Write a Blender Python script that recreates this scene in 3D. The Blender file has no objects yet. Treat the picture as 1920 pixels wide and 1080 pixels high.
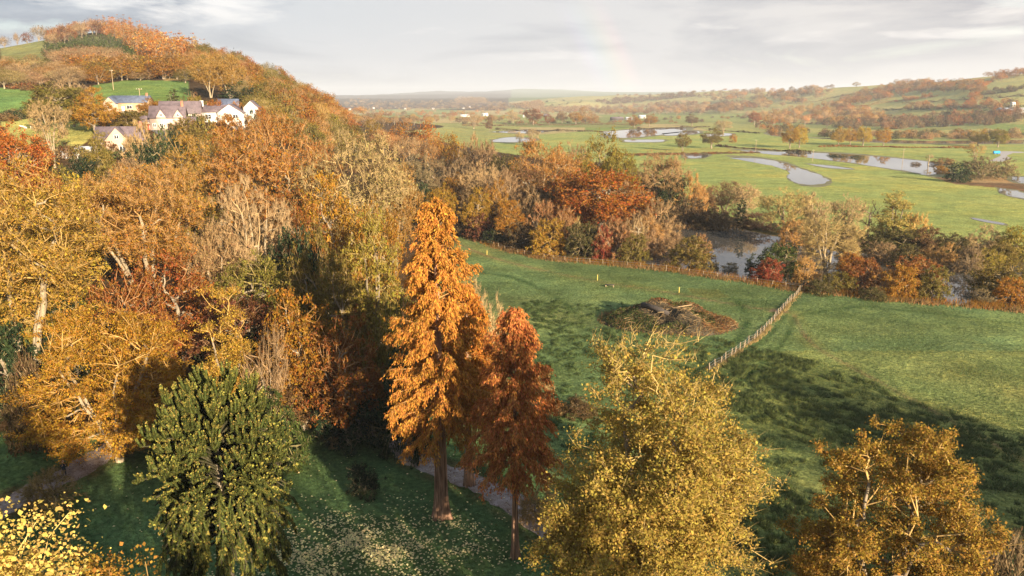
import bpy, math, random, heapq
import numpy as np
from mathutils import Vector, Matrix
R = math.radians
rng = np.random.default_rng(7)
random.seed(7)
sc = bpy.context.scene
C = sc.collection

# ------------------------------------------------------------------ camera
CAMH, PITCH, FPX = 38.0, 13.3, 1478.0
cd = bpy.data.cameras.new("camera"); cam = bpy.data.objects.new("camera", cd); C.objects.link(cam)
cam.location = (0, 0, CAMH); cam.rotation_euler = (R(90 - PITCH), 0, 0)
cd.sensor_width = 36; cd.lens = 36 * FPX / 1920; cd.clip_start = 0.5; cd.clip_end = 40000
sc.camera = cam

# ------------------------------------------------------------------ light
SUN_BEARING, SUN_EL = 149.0, 14.5
S = Vector((math.sin(R(SUN_BEARING)) * math.cos(R(SUN_EL)), math.cos(R(SUN_BEARING)) * math.cos(R(SUN_EL)), math.sin(R(SUN_EL))))
sd = bpy.data.lights.new("sun", 'SUN'); sun = bpy.data.objects.new("sun", sd); C.objects.link(sun)
sd.energy = 5.0; sd.angle = R(0.6); sd.color = (1.0, 0.82, 0.58)
sun.rotation_euler = S.to_track_quat('Z', 'Y').to_euler(); sun.location = (100, -150, 120)
sc.view_settings.view_transform = 'Standard'; sc.view_settings.look = 'None'
sc.view_settings.exposure = 1.85; sc.view_settings.gamma = 1.0
cy = sc.cycles
cy.use_denoising = True
try:
    cy.denoiser = 'OPENIMAGEDENOISE'; cy.denoising_input_passes = 'RGB_ALBEDO_NORMAL'
except Exception: pass
cy.max_bounces = 5; cy.diffuse_bounces = 3; cy.glossy_bounces = 3; cy.transmission_bounces = 3; cy.volume_bounces = 0
cy.transparent_max_bounces = 4; cy.sample_clamp_indirect = 4.0

def N(nt, t, x=0, y=0, **kw):
    n = nt.nodes.new(t); n.location = (x, y)
    for k, v in kw.items():
        if hasattr(n, k): setattr(n, k, v)
        else: n.inputs[k].default_value = v
    return n
def math_n(nt, op, a, b=None, c=None, clamp=False):
    n = nt.nodes.new('ShaderNodeMath'); n.operation = op; n.use_clamp = clamp
    for i, v in enumerate((a, b, c)):
        if v is None: continue
        if isinstance(v, (int, float)): n.inputs[i].default_value = v
        else: nt.links.new(v, n.inputs[i])
    return n.outputs[0]
def mixc(nt, f, a, b, blend='MIX'):
    n = nt.nodes.new('ShaderNodeMix'); n.data_type = 'RGBA'; n.blend_type = blend
    for s, v in ((n.inputs[0], f), (n.inputs[6], a), (n.inputs[7], b)):
        if isinstance(v, (int, float)): s.default_value = v
        elif isinstance(v, tuple): s.default_value = (*v[:3], 1)
        else: nt.links.new(v, s)
    return n.outputs[2]
def ramp(nt, f, stops, interp='LINEAR'):
    n = nt.nodes.new('ShaderNodeValToRGB'); n.color_ramp.interpolation = interp
    e = n.color_ramp.elements
    while len(e) > 1: e.remove(e[-1])
    for i, (p, c) in enumerate(stops):
        q = e[0] if i == 0 else e.new(p)
        q.position = p
        q.color = (c, c, c, 1) if isinstance(c, (int, float)) else (*c, 1)
    nt.links.new(f, n.inputs[0]); return n.outputs[0]
def noise(nt, vec, scale, detail=4, rough=.55, dist=0):
    n = nt.nodes.new('ShaderNodeTexNoise'); n.inputs['Scale'].default_value = scale; n.inputs['Detail'].default_value = detail
    n.inputs['Roughness'].default_value = rough; n.inputs['Distortion'].default_value = dist
    if vec is not None: nt.links.new(vec, n.inputs['Vector'])
    return n.outputs[0]

# ------------------------------------------------------------------ world: clear-air sky behind broken cloud, with the rainbow
w = bpy.data.worlds.new("World"); sc.world = w; w.use_nodes = True
nt = w.node_tree; nt.nodes.clear()
out = N(nt, 'ShaderNodeOutputWorld'); bg = N(nt, 'ShaderNodeBackground'); bg.inputs['Strength'].default_value = 0.1
nt.links.new(bg.outputs[0], out.inputs[0])
sky = N(nt, 'ShaderNodeTexSky'); sky.sky_type = 'NISHITA'; sky.sun_disc = False
sky.sun_elevation = R(SUN_EL); sky.sun_rotation = R(SUN_BEARING)
tc = N(nt, 'ShaderNodeTexCoord'); sep = N(nt, 'ShaderNodeSeparateXYZ'); nt.links.new(tc.outputs['Generated'], sep.inputs[0])
dx, dy, dz = sep.outputs
zz = math_n(nt, 'ADD', math_n(nt, 'MAXIMUM', dz, 0.0), 0.10)
comb = N(nt, 'ShaderNodeCombineXYZ')
nt.links.new(math_n(nt, 'DIVIDE', dx, zz), comb.inputs[0]); nt.links.new(math_n(nt, 'DIVIDE', dy, zz), comb.inputs[1])
comb.inputs[2].default_value = 3.7
n1 = noise(nt, comb.outputs[0], 0.42, 8, .60, .5)
comb2 = N(nt, 'ShaderNodeCombineXYZ')
nt.links.new(math_n(nt, 'DIVIDE', dx, zz), comb2.inputs[0]); nt.links.new(math_n(nt, 'DIVIDE', dy, zz), comb2.inputs[1]); comb2.inputs[2].default_value = 9.1
n2 = noise(nt, comb2.outputs[0], .9, 9, .62, .3)
side = math_n(nt, 'ADD', math_n(nt, 'MULTIPLY', dx, 0.9), 0.5, clamp=True)
body = mixc(nt, side, (1.66, 1.86, 2.08), (2.26, 2.12, 2.04))
pale = mixc(nt, side, (2.75, 2.75, 2.75), (2.6, 2.45, 2.35))
dark = mixc(nt, side, (.70, .92, 1.22), (1.38, 1.36, 1.46))
cl = mixc(nt, ramp(nt, n1, [(.43, 0), (.56, 1)]), dark, body)
cl = mixc(nt, ramp(nt, n2, [(.55, 0), (.66, 1)]), cl, pale)
# pale bank low over the far valley
low = ramp(nt, dz, [(0.0, 1), (.035, .75), (.10, .0)])
cl = mixc(nt, math_n(nt, 'MULTIPLY', low, .75), cl, (1.92, 1.92, 2.0))
# storm cloud gets heavier overhead
over = ramp(nt, dz, [(.22, 0), (.6, 1)])
cl = mixc(nt, over, cl, (1.15, 1.48, 1.82))
# blue breaks
brk = ramp(nt, n1, [(.34, 1), (.42, 0)])
col = mixc(nt, math_n(nt, 'MULTIPLY', brk, .2), cl, sky.outputs[0])
# rainbow round the antisolar point
ad = N(nt, 'ShaderNodeVectorMath'); ad.operation = 'DOT_PRODUCT'; nt.links.new(tc.outputs['Generated'], ad.inputs[0]); ad.inputs[1].default_value = (-S.x, -S.y, -S.z)
ang = math_n(nt, 'MULTIPLY', math_n(nt, 'ARCCOSINE', ad.outputs['Value']), 180 / math.pi)
def bow(a0, a1, cols):
    f = math_n(nt, 'DIVIDE', math_n(nt, 'SUBTRACT', ang, a0), a1 - a0, clamp=True)
    k = len(cols)
    return ramp(nt, f, [(0, (0, 0, 0))] + [((i + 1) / (k + 1), c) for i, c in enumerate(cols)] + [(1, (0, 0, 0))])
b1 = bow(39.4, 42.8, [(.15, .10, .32), (.05, .24, .32), (.14, .28, .1), (.55, .38, .08), (.62, .16, .14)])
bm = math_n(nt, 'MULTIPLY', ramp(nt, dz, [(.0, .85), (.06, .75), (.13, .0)]), ramp(nt, dx, [(0.02, 0), (.07, 1)]))
col = mixc(nt, bm, col, b1, 'ADD')
nt.links.new(col, bg.inputs[0])

# ------------------------------------------------------------------ projection helpers (world <-> photograph)
cp, sp = math.cos(R(PITCH)), math.sin(R(PITCH))
def ray(px, py):
    u, v = np.asarray(px, float) - 960, 540 - np.asarray(py, float)
    return u, FPX * cp + v * sp, -FPX * sp + v * cp
def at(px, py, y):
    a, b, c = ray(px, py); t = y / b
    return float(a * t), float(y), float(CAMH + c * t)
def G(px, py, z=0.0):
    a, b, c = ray(px, py); t = (z - CAMH) / c
    return float(a * t), float(b * t)
def project(x, y, z):
    f = y * cp - (z - CAMH) * sp; v = y * sp + (z - CAMH) * cp
    f = np.where(f > .1, f, .1)
    return 960 + FPX * x / f, 540 - FPX * v / f
def inpoly(px, py, poly):
    px, py = np.asarray(px), np.asarray(py); c = np.zeros(px.shape, bool); n = len(poly)
    for i in range(n):
        x0, y0 = poly[i]; x1, y1 = poly[i - 1]
        if y0 == y1: continue
        c ^= ((y0 > py) != (y1 > py)) & (px < (x1 - x0) * (py - y0) / (y1 - y0) + x0)
    return c
def polydist(x, y, pts):
    d = np.full(x.shape, 1e9)
    for (x0, y0), (x1, y1) in zip(pts[:-1], pts[1:]):
        ux, uy = x1 - x0, y1 - y0; L = ux * ux + uy * uy + 1e-9
        t = np.clip(((x - x0) * ux + (y - y0) * uy) / L, 0, 1)
        d = np.minimum(d, np.hypot(x - x0 - t * ux, y - y0 - t * uy))
    return d
def catmull(P, n=8):
    P = [np.array(p, float) for p in P]; P = [2 * P[0] - P[1]] + P + [2 * P[-1] - P[-2]]; o = []
    for i in range(1, len(P) - 2):
        a, b, c, d = P[i - 1:i + 3]
        for t in np.linspace(0, 1, n, endpoint=False):
            o.append(.5 * (2 * b + (c - a) * t + (2 * a - 5 * b + 4 * c - d) * t * t + (3 * b - a - 3 * c + d) * t ** 3))
    o.append(P[-2]); return np.array(o)

# ------------------------------------------------------------------ terrain
ctrl = []
for p in [(-60, -150), (60, -150), (200, -100), (-30, 0), (0, 10), (60, 0), (150, 20), (-30, 45), (0, 45), (20, 50), (50, 60), (90, 60), (-10, 80), (40, 80), (-22, 62), (70, 100),
          (0, 120), (30, 150), (100, 140), (160, 160), (-10, 165), (-13, 236), (20, 230), (60, 250), (0, 300), (200, 260), (330, 330), (-20, 380), (100, 450), (-35, 520), (250, 520), (400, 600),
          (-50, 700), (150, 700), (350, 800), (-90, 1000), (100, 1000), (450, 900), (-160, 1400), (200, 1400), (0, 1900), (400, 1350), (-300, 2000), (-600, 3000), (0, 3200), (300, 2500), (-200, 4200), (500, 3300),
          (-900, 3600)]:
    ctrl.append((*p, -0.5))
for p in [(-40, 76, 1.5), (-56, 88, 4), (-51, 106, 6), (-30, 112, 2.2), (-38, 150, 5), (-60, 160, 10), (-90, 150, 16), (-110, 120, 16), (-80, 85, 7), (-120, 60, 6), (-150, 0, 5), (-55, 60, 1),
          (-30, 215, 3), (-55, 220, 10), (-75, 260, 18), (-60, 320, 10), (-300, 100, 30), (-400, 300, 60), (-200, -100, 5)]:
    ctrl.append(p)
for p in [(210, 280, 214), (315, 240, 245), (420, 219, 256), (100, 277, 214), (20, 290, 200), (100, 228, 260), (30, 212, 330), (30, 170, 390), (200, 195, 300), (350, 155, 400), (260, 158, 390),
          (200, 112, 560), (100, 112, 560), (60, 120, 520), (0, 108, 780), (40, 100, 790), (80, 92, 800), (140, 72, 850), (225, 54, 900), (300, 76, 880), (390, 102, 820), (250, 95, 740), (320, 110, 700), (150, 105, 700),
          (400, 122, 600), (470, 136, 560), (540, 165, 520), (585, 196, 480), (622, 232, 450), (648, 262, 420), (500, 205, 330), (560, 240, 320), (420, 178, 330), (450, 160, 420), (560, 205, 420)]:
    ctrl.append(at(*p))
for p in [(-330, 1250, 30), (-480, 1250, 70), (-250, 900, 22), (-140, 640, 6), (-190, 700, 26), (-700, 1200, 60), (-900, 700, 60), (-130, 560, 14)]:
    ctrl.append(p)
for p in [(1900, 262, 900), (1900, 215, 1150), (1900, 168, 1420), (1915, 140, 1650), (1750, 232, 1200), (1700, 200, 1500), (1720, 168, 1800), (1740, 155, 2000), (1810, 150, 1900), (1830, 162, 2500), (1700, 170, 2700), (1600, 172, 3000), (1600, 226, 1500), (1560, 200, 1900), (1580, 178, 2150), (1560, 164, 2400),
          (1500, 212, 1900), (1450, 192, 2350), (1420, 176, 2700), (1300, 206, 2700), (1290, 188, 3100), (1300, 172, 3500), (1160, 204, 3400), (1150, 186, 3900), (1100, 180, 4400), (1030, 201, 3300), (1050, 190, 3600),
          (700, 191, 5200), (860, 188, 5000), (660, 186, 8000), (720, 183, 8200), (790, 179, 8600), (860, 181, 8400), (930, 178, 8800), (1020, 179, 8600), (1100, 178, 8400), (1180, 180, 8000), (640, 183, 11500), (740, 176, 12000), (820, 170, 12500), (900, 173, 12300), (980, 166, 12800), (1060, 168, 12500), (1160, 174, 12000), (1260, 172, 12000)]:
    ctrl.append(at(*p))
for p in [(1300, 900, 60), (1700, 1500, 135), (2200, 2600, 110), (1800, 3500, 80), (1500, 5000, 80), (900, 700, 10), (700, 400, 0), (-3000, 5000, 100), (-2500, 2000, 80), (3000, 0, 20), (-3000, -2000, 20), (0, -3000, 0), (4000, 9000, 150), (-4000, 9000, 150), (0, 14000, 100)]:
    ctrl.append(p)
ctrl = np.array(ctrl, float)
def _phi(r): return r
_n = len(ctrl)
_D = np.hypot(ctrl[:, None, 0] - ctrl[None, :, 0], ctrl[:, None, 1] - ctrl[None, :, 1])
_A = np.zeros((_n + 1, _n + 1)); _A[:_n, :_n] = _phi(_D) - np.eye(_n) * 1.0; _A[:_n, _n] = 1; _A[_n, :_n] = 1
_w = np.linalg.solve(_A, np.append(ctrl[:, 2], 0))
def terrain(x, y):
    x = np.atleast_1d(np.asarray(x, float)); y = np.atleast_1d(np.asarray(y, float)); sh = x.shape; x = x.ravel(); y = y.ravel(); z = np.empty(len(x))
    for i in range(0, len(x), 20000):
        s = slice(i, i + 20000)
        z[s] = _phi(np.hypot(x[s, None] - ctrl[None, :, 0], y[s, None] - ctrl[None, :, 1])) @ _w[:_n] + _w[_n]
    z = np.where(z < 0, 0, z * z / (z + 1.2))
    k = np.clip((z - 12) / 25, 0, 1) * np.clip((np.hypot(x, y) - 320) / 400, 0, 1)
    z = z + k * (2.2 * np.sin(x * .021 + 1.3 * np.sin(y * .013)) + 1.6 * np.sin(y * .031 + x * .012))
    return z.reshape(sh)
def tz(x, y): return float(terrain(x, y)[0])
def hit(px, py, y0=60., y1=9000.):
    px = np.atleast_1d(px); py = np.atleast_1d(py); a, b, c = ray(px, py)
    ys = y0 * (y1 / y0) ** np.linspace(0, 1, 260); res = np.full(len(px), np.nan); prev = None
    for yy in ys:
        t = yy / b; z = CAMH + c * t; below = (z <= terrain(a * t, np.full_like(a, yy))) & np.isnan(res); res[below] = yy
        if not np.isnan(res).any(): break
    return a * res / b, res

# ------------------------------------------------------------------ mesh helpers
def mesh_np(name, V, groups, mats, smooth=False):
    """groups: list of (faces (n,k) int array, material index)"""
    me = bpy.data.meshes.new(name); V = np.asarray(V, np.float32)
    me.vertices.add(len(V)); me.vertices.foreach_set('co', V.ravel())
    groups = [(np.asarray(f, np.int32), m) for f, m in groups if len(f)]
    nl = sum(f.size for f, m in groups); nf = sum(len(f) for f, m in groups)
    me.loops.add(nl); me.polygons.add(nf)
    me.loops.foreach_set('vertex_index', np.concatenate([f.ravel() for f, m in groups]))
    tot = np.concatenate([np.full(len(f), f.shape[1], np.int32) for f, m in groups])
    st = np.concatenate([[0], np.cumsum(tot)[:-1]]).astype(np.int32)
    me.polygons.foreach_set('loop_start', st)
    me.polygons.foreach_set('loop_total', tot)
    me.polygons.foreach_set('material_index', np.concatenate([np.full(len(f), m, np.int32) for f, m in groups]))
    if smooth: me.polygons.foreach_set('use_smooth', np.ones(nf, bool))
    for m in mats: me.materials.append(m)
    me.update(calc_edges=True); me.validate(); return me
class Geo:
    """collects vertices and faces for one mesh"""
    def __init__(s): s.V = []; s.G = []; s.n = 0
    def add(s, V, F, m=0):
        V = np.asarray(V, float).reshape(-1, 3); F = np.asarray(F, int)
        s.V.append(V); s.G.append((F + s.n, m)); s.n += len(V)
    def prisms(s, A, B, ra, rb, sides=4, m=0, cap=False):
        if len(A) == 0: return
        A = np.asarray(A, float); B = np.asarray(B, float); ra = np.broadcast_to(np.asarray(ra, float), (len(A),)); rb = np.broadcast_to(np.asarray(rb, float), (len(A),))
        d = B - A; d /= np.linalg.norm(d, axis=1, keepdims=True) + 1e-9
        ref = np.where(np.abs(d[:, 2:3]) > .9, [[1., 0, 0]], [[0, 0, 1.]])
        u = np.cross(d, ref); u /= np.linalg.norm(u, axis=1, keepdims=True) + 1e-9; v = np.cross(d, u)
        an = np.arange(sides) * 2 * np.pi / sides
        ring = u[:, None] * np.cos(an)[None, :, None] + v[:, None] * np.sin(an)[None, :, None]
        V = np.concatenate([A[:, None] + ring * ra[:, None, None], B[:, None] + ring * rb[:, None, None]], 1)
        i = np.arange(sides); j = (i + 1) % sides
        f = np.stack([i, j, j + sides, i + sides], 1)
        F = (np.arange(len(A)) * 2 * sides)[:, None, None] + f[None]
        s.add(V, F.reshape(-1, 4), m)
        if cap and sides == 4:
            F2 = (np.arange(len(A)) * 8)[:, None] + np.array([4, 5, 6, 7])[None]
            s.G.append((F2 + s.n - len(A) * 8, m))
    def spikes(s, A, D, r, m=0):
        if len(A) == 0: return
        d = D / (np.linalg.norm(D, axis=1, keepdims=True) + 1e-9)
        ref = np.where(np.abs(d[:, 2:3]) > .9, [[1., 0, 0]], [[0, 0, 1.]])
        u = np.cross(d, ref); u /= np.linalg.norm(u, axis=1, keepdims=True) + 1e-9; v = np.cross(d, u); r = np.broadcast_to(np.asarray(r, float), (len(A),))[:, None]
        V = np.stack([A + u * r, A - .5 * u * r + .87 * v * r, A - .5 * u * r - .87 * v * r, A + D], 1)
        F = (np.arange(len(A)) * 4)[:, None, None] + np.array([[0, 1, 3], [1, 2, 3], [2, 0, 3]])[None]
        s.add(V, F.reshape(-1, 3), m)
    def leaves(s, P, T, Nn, size, wid=.62, m=0, fold=.16):
        if len(P) == 0: return
        T = T / (np.linalg.norm(T, axis=1, keepdims=True) + 1e-9); b = np.cross(T, Nn); b /= np.linalg.norm(b, axis=1, keepdims=True) + 1e-9; n = np.cross(b, T)
        sz = np.broadcast_to(np.asarray(size, float), (len(P),))[:, None]
        V = np.stack([P - T * sz * .5, P + b * sz * wid * .5 + n * sz * fold, P + T * sz * .5, P - b * sz * wid * .5 + n * sz * fold], 1)
        F = (np.arange(len(P)) * 4)[:, None] + np.arange(4)[None]
        s.add(V, F, m)
    def box(s, c, d, m=0, yaw=0):
        x, y, z = np.array(d) / 2
        V = np.array([[-x, -y, -z], [x, -y, -z], [x, y, -z], [-x, y, -z], [-x, -y, z], [x, -y, z], [x, y, z], [-x, y, z]])
        if yaw: V = V @ np.array([[math.cos(yaw), math.sin(yaw), 0], [-math.sin(yaw), math.cos(yaw), 0], [0, 0, 1]])
        s.add(V + np.array(c), [[0, 3, 2, 1], [4, 5, 6, 7], [0, 1, 5, 4], [1, 2, 6, 5], [2, 3, 7, 6], [3, 0, 4, 7]], m)
    def mesh(s, name, mats, smooth=False):
        return mesh_np(name, np.concatenate(s.V), s.G, mats, smooth)
def rv(n): 
    v = rng.normal(size=(n, 3)); return v / np.linalg.norm(v, axis=1, keepdims=True)
def obj(name, me, parent=None, col=None):
    o = bpy.data.objects.new(name, me); C.objects.link(o)
    if parent: o.parent = parent
    if col is not None: o.color = (*col[:3], 1)
    return o
def tag(o, label=None, cat=None, group=None, kind=None):
    if label: o['label'] = label
    if cat: o['category'] = cat
    if group: o['group'] = group
    if kind: o['kind'] = kind
    return o
def thing(name, label, cat, loc=(0, 0, 0), rz=0, group=None):
    o = bpy.data.objects.new(name, None); C.objects.link(o); o.location = loc; o.rotation_euler = (0, 0, rz); o.empty_display_size = .5
    return tag(o, label, cat, group)

# ------------------------------------------------------------------ materials
def new_mat(name):
    m = bpy.data.materials.new(name); m.use_nodes = True; n = m.node_tree; n.nodes.clear()
    o = N(n, 'ShaderNodeOutputMaterial'); return m, n, o
def leaf_mat(name, hue=.025, val=(.68, 1.32), alt=(.10, .10, .02), altf=.25, trans=.42):
    m, n, o = new_mat(name)
    oi = N(n, 'ShaderNodeObjectInfo'); ge = N(n, 'ShaderNodeNewGeometry'); ri = ge.outputs['Random Per Island']
    tco = N(n, 'ShaderNodeTexCoord')
    r2 = math_n(n, 'FRACT', math_n(n, 'MULTIPLY', ri, 37.31)); r3 = math_n(n, 'FRACT', math_n(n, 'MULTIPLY', ri, 113.7))
    cn = noise(n, tco.outputs['Object'], .33, 3)
    base = mixc(n, math_n(n, 'MULTIPLY', ramp(n, math_n(n, 'ADD', math_n(n, 'MULTIPLY', r3, .35), cn), [(.55, 0), (.85, 1)]), altf * 2.2, clamp=True), oi.outputs['Color'], mixc(n, .5, oi.outputs['Color'], alt))
    h = N(n, 'ShaderNodeHueSaturation'); n.links.new(base, h.inputs['Color'])
    n.links.new(math_n(n, 'ADD', math_n(n, 'MULTIPLY', r2, hue * 2), .5 - hue), h.inputs['Hue'])
    n.links.new(math_n(n, 'ADD', math_n(n, 'MULTIPLY', ri, val[1] - val[0]), val[0]), h.inputs['Value'])
    h.inputs['Saturation'].default_value = 1.0
    d = N(n, 'ShaderNodeBsdfDiffuse'); t = N(n, 'ShaderNodeBsdfTranslucent'); mx = N(n, 'ShaderNodeMixShader'); mx.inputs[0].default_value = trans
    n.links.new(h.outputs[0], d.inputs[0]); n.links.new(h.outputs[0], t.inputs[0])
    n.links.new(d.outputs[0], mx.inputs[1]); n.links.new(t.outputs[0], mx.inputs[2]); n.links.new(mx.outputs[0], o.inputs[0])
    return m
def bark_mat(name, c1, c2, scale=3, tint=0.0, zs=.25):
    m, n, o = new_mat(name); tco = N(n, 'ShaderNodeTexCoord'); mp = N(n, 'ShaderNodeMapping'); mp.inputs['Scale'].default_value = (1, 1, zs)
    n.links.new(tco.outputs['Object'], mp.inputs[0]); f = noise(n, mp.outputs[0], scale, 5, .65)
    c = mixc(n, ramp(n, f, [(.35, 0), (.65, 1)]), c1, c2)
    if tint:
        oi = N(n, 'ShaderNodeObjectInfo'); c = mixc(n, tint, c, oi.outputs['Color'])
        ge = N(n, 'ShaderNodeNewGeometry'); c = mixc(n, 1.0, c, ramp(n, ge.outputs['Random Per Island'], [(0, .62), (1, 1.3)]), 'MULTIPLY')
    d = N(n, 'ShaderNodeBsdfDiffuse'); n.links.new(c, d.inputs[0])
    bp = N(n, 'ShaderNodeBump'); bp.inputs['Strength'].default_value = .6; bp.inputs['Distance'].default_value = .08; n.links.new(f, bp.inputs['Height']); n.links.new(bp.outputs[0], d.inputs['Normal'])
    n.links.new(d.outputs[0], o.inputs[0]); return m
def plain(name, c, rough=.8, var=.15, scale=4., spec=.2, metal=0):
    m, n, o = new_mat(name); tco = N(n, 'ShaderNodeTexCoord'); f = noise(n, tco.outputs['Object'], scale, 5, .6)
    b = N(n, 'ShaderNodeBsdfPrincipled'); b.inputs['Roughness'].default_value = rough; b.inputs['Specular IOR Level'].default_value = spec; b.inputs['Metallic'].default_value = metal
    n.links.new(mixc(n, ramp(n, f, [(.3, 0), (.7, 1)]), tuple(x * (1 - var) for x in c), tuple(x * (1 + var) for x in c)), b.inputs['Base Color'])
    n.links.new(b.outputs[0], o.inputs[0]); return m
M_leaf = leaf_mat('leaf')
M_needle = leaf_mat('needle', hue=.02, val=(.5, 1.5), alt=(.14, .13, .03), altf=.2, trans=.25)
M_scale = leaf_mat('scale_leaf', hue=.02, val=(.5, 1.5), alt=(.05, .09, .03), altf=.2, trans=.08)
M_twig = bark_mat('twig', (.28, .20, .11), (.40, .29, .16), 2, tint=.5)
M_bark = bark_mat('bark', (.12, .10, .075), (.30, .24, .17), 2.5)
M_pale = bark_mat('pale_bark', (.17, .135, .09), (.36, .29, .195), 1.5)
M_dkbark = bark_mat('dark_bark', (.03, .03, .018), (.07, .06, .035), 2.5)
M_red = bark_mat('fibrous_bark', (.07, .038, .025), (.40, .24, .16), 9, zs=.035)

# ------------------------------------------------------------------ tree growing
def prof(kind, t):
    t = np.clip(t, 0, 1)
    if kind == 'round': return np.sqrt(np.clip(1 - (2 * t - 1) ** 2, 0, 1)) ** .75
    if kind == 'oak': return np.sin(np.pi * t ** .75) ** .6
    if kind == 'spread': return np.sin(np.pi * t ** 1.15) ** .62
    if kind == 'cone': return np.minimum(1, t / .1) ** .6 * (1 - t) ** .85
    if kind == 'column': return np.minimum(1, t / .15) ** .5 * (1 - t) ** .5
    if kind == 'vase': return (.35 + .65 * np.minimum(1, t / .6)) * np.clip((1 - t) / .3, 0, 1) ** .5
    if kind == 'dome': return np.sqrt(np.clip(1 - t * t, 0, 1)) ** .9
def crown_points(n, H, Wd, zlo, kind, nclump, spread, shell=.42):
    t = np.linspace(0, 1, 200); p = prof(kind, t) ** 2 + .01; cdf = np.cumsum(p) / p.sum()
    def smp(k, sh):
        tt = np.interp(rng.random(k), cdf, t); r = prof(kind, tt) * Wd / 2 * rng.random(k) ** sh; a = rng.random(k) * 2 * np.pi
        return np.stack([r * np.cos(a), r * np.sin(a), zlo + tt * (H - zlo)], 1)
    cc = smp(nclump, shell * .7)
    k = n * 7 // 10; P = cc[rng.integers(0, nclump, k)] + rng.normal(size=(k, 3)) * spread * np.array([1, 1, .75])
    Q = smp(n - k, .6)
    P = np.concatenate([P, Q]); P[:, 2] = np.clip(P[:, 2], zlo * .85, H)
    return P
def skeleton(lines, P, k=9, power=1.7):
    """lines: trunk polylines (first vertex of each joins the first line's base); P crown points. returns nodes,parent,order"""
    T = [np.asarray(l) for l in lines]; X = np.concatenate(T + [P]); n = len(X); par = np.full(n, -1); cost = np.full(n, np.inf)
    D2 = ((X[:, None] - X[None]) ** 2).sum(-1); nb = np.argpartition(D2, k + 1, 1)[:, :k + 1]
    adj = [dict() for _ in range(n)]
    for i in range(n):
        for j in nb[i]:
            if i != j:
                d = math.sqrt(D2[i, j]); w_ = d ** power
                adj[i][j] = w_; adj[j][i] = w_
    s = 0; rootn = 0
    for l in T:
        for q in range(len(l) - 1):
            a, b = s + q, s + q + 1; adj[a][b] = adj[b][a] = 1e-3
        if s: adj[0][s] = adj[s][0] = 1e-3
        s += len(l)
    # connect stragglers
    cost[0] = 0; hq = [(0., 0)]; order = []; done = np.zeros(n, bool)
    while hq:
        c, i = heapq.heappop(hq)
        if done[i]: continue
        done[i] = True; order.append(i)
        for j, w_ in adj[i].items():
            dz_ = X[j, 2] - X[i, 2]; w2 = w_ * (1.0 if dz_ > 0 else 1.35)
            if c + w2 < cost[j]: cost[j] = c + w2; par[j] = i; heapq.heappush(hq, (cost[j], j))
    return X, par, order
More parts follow.
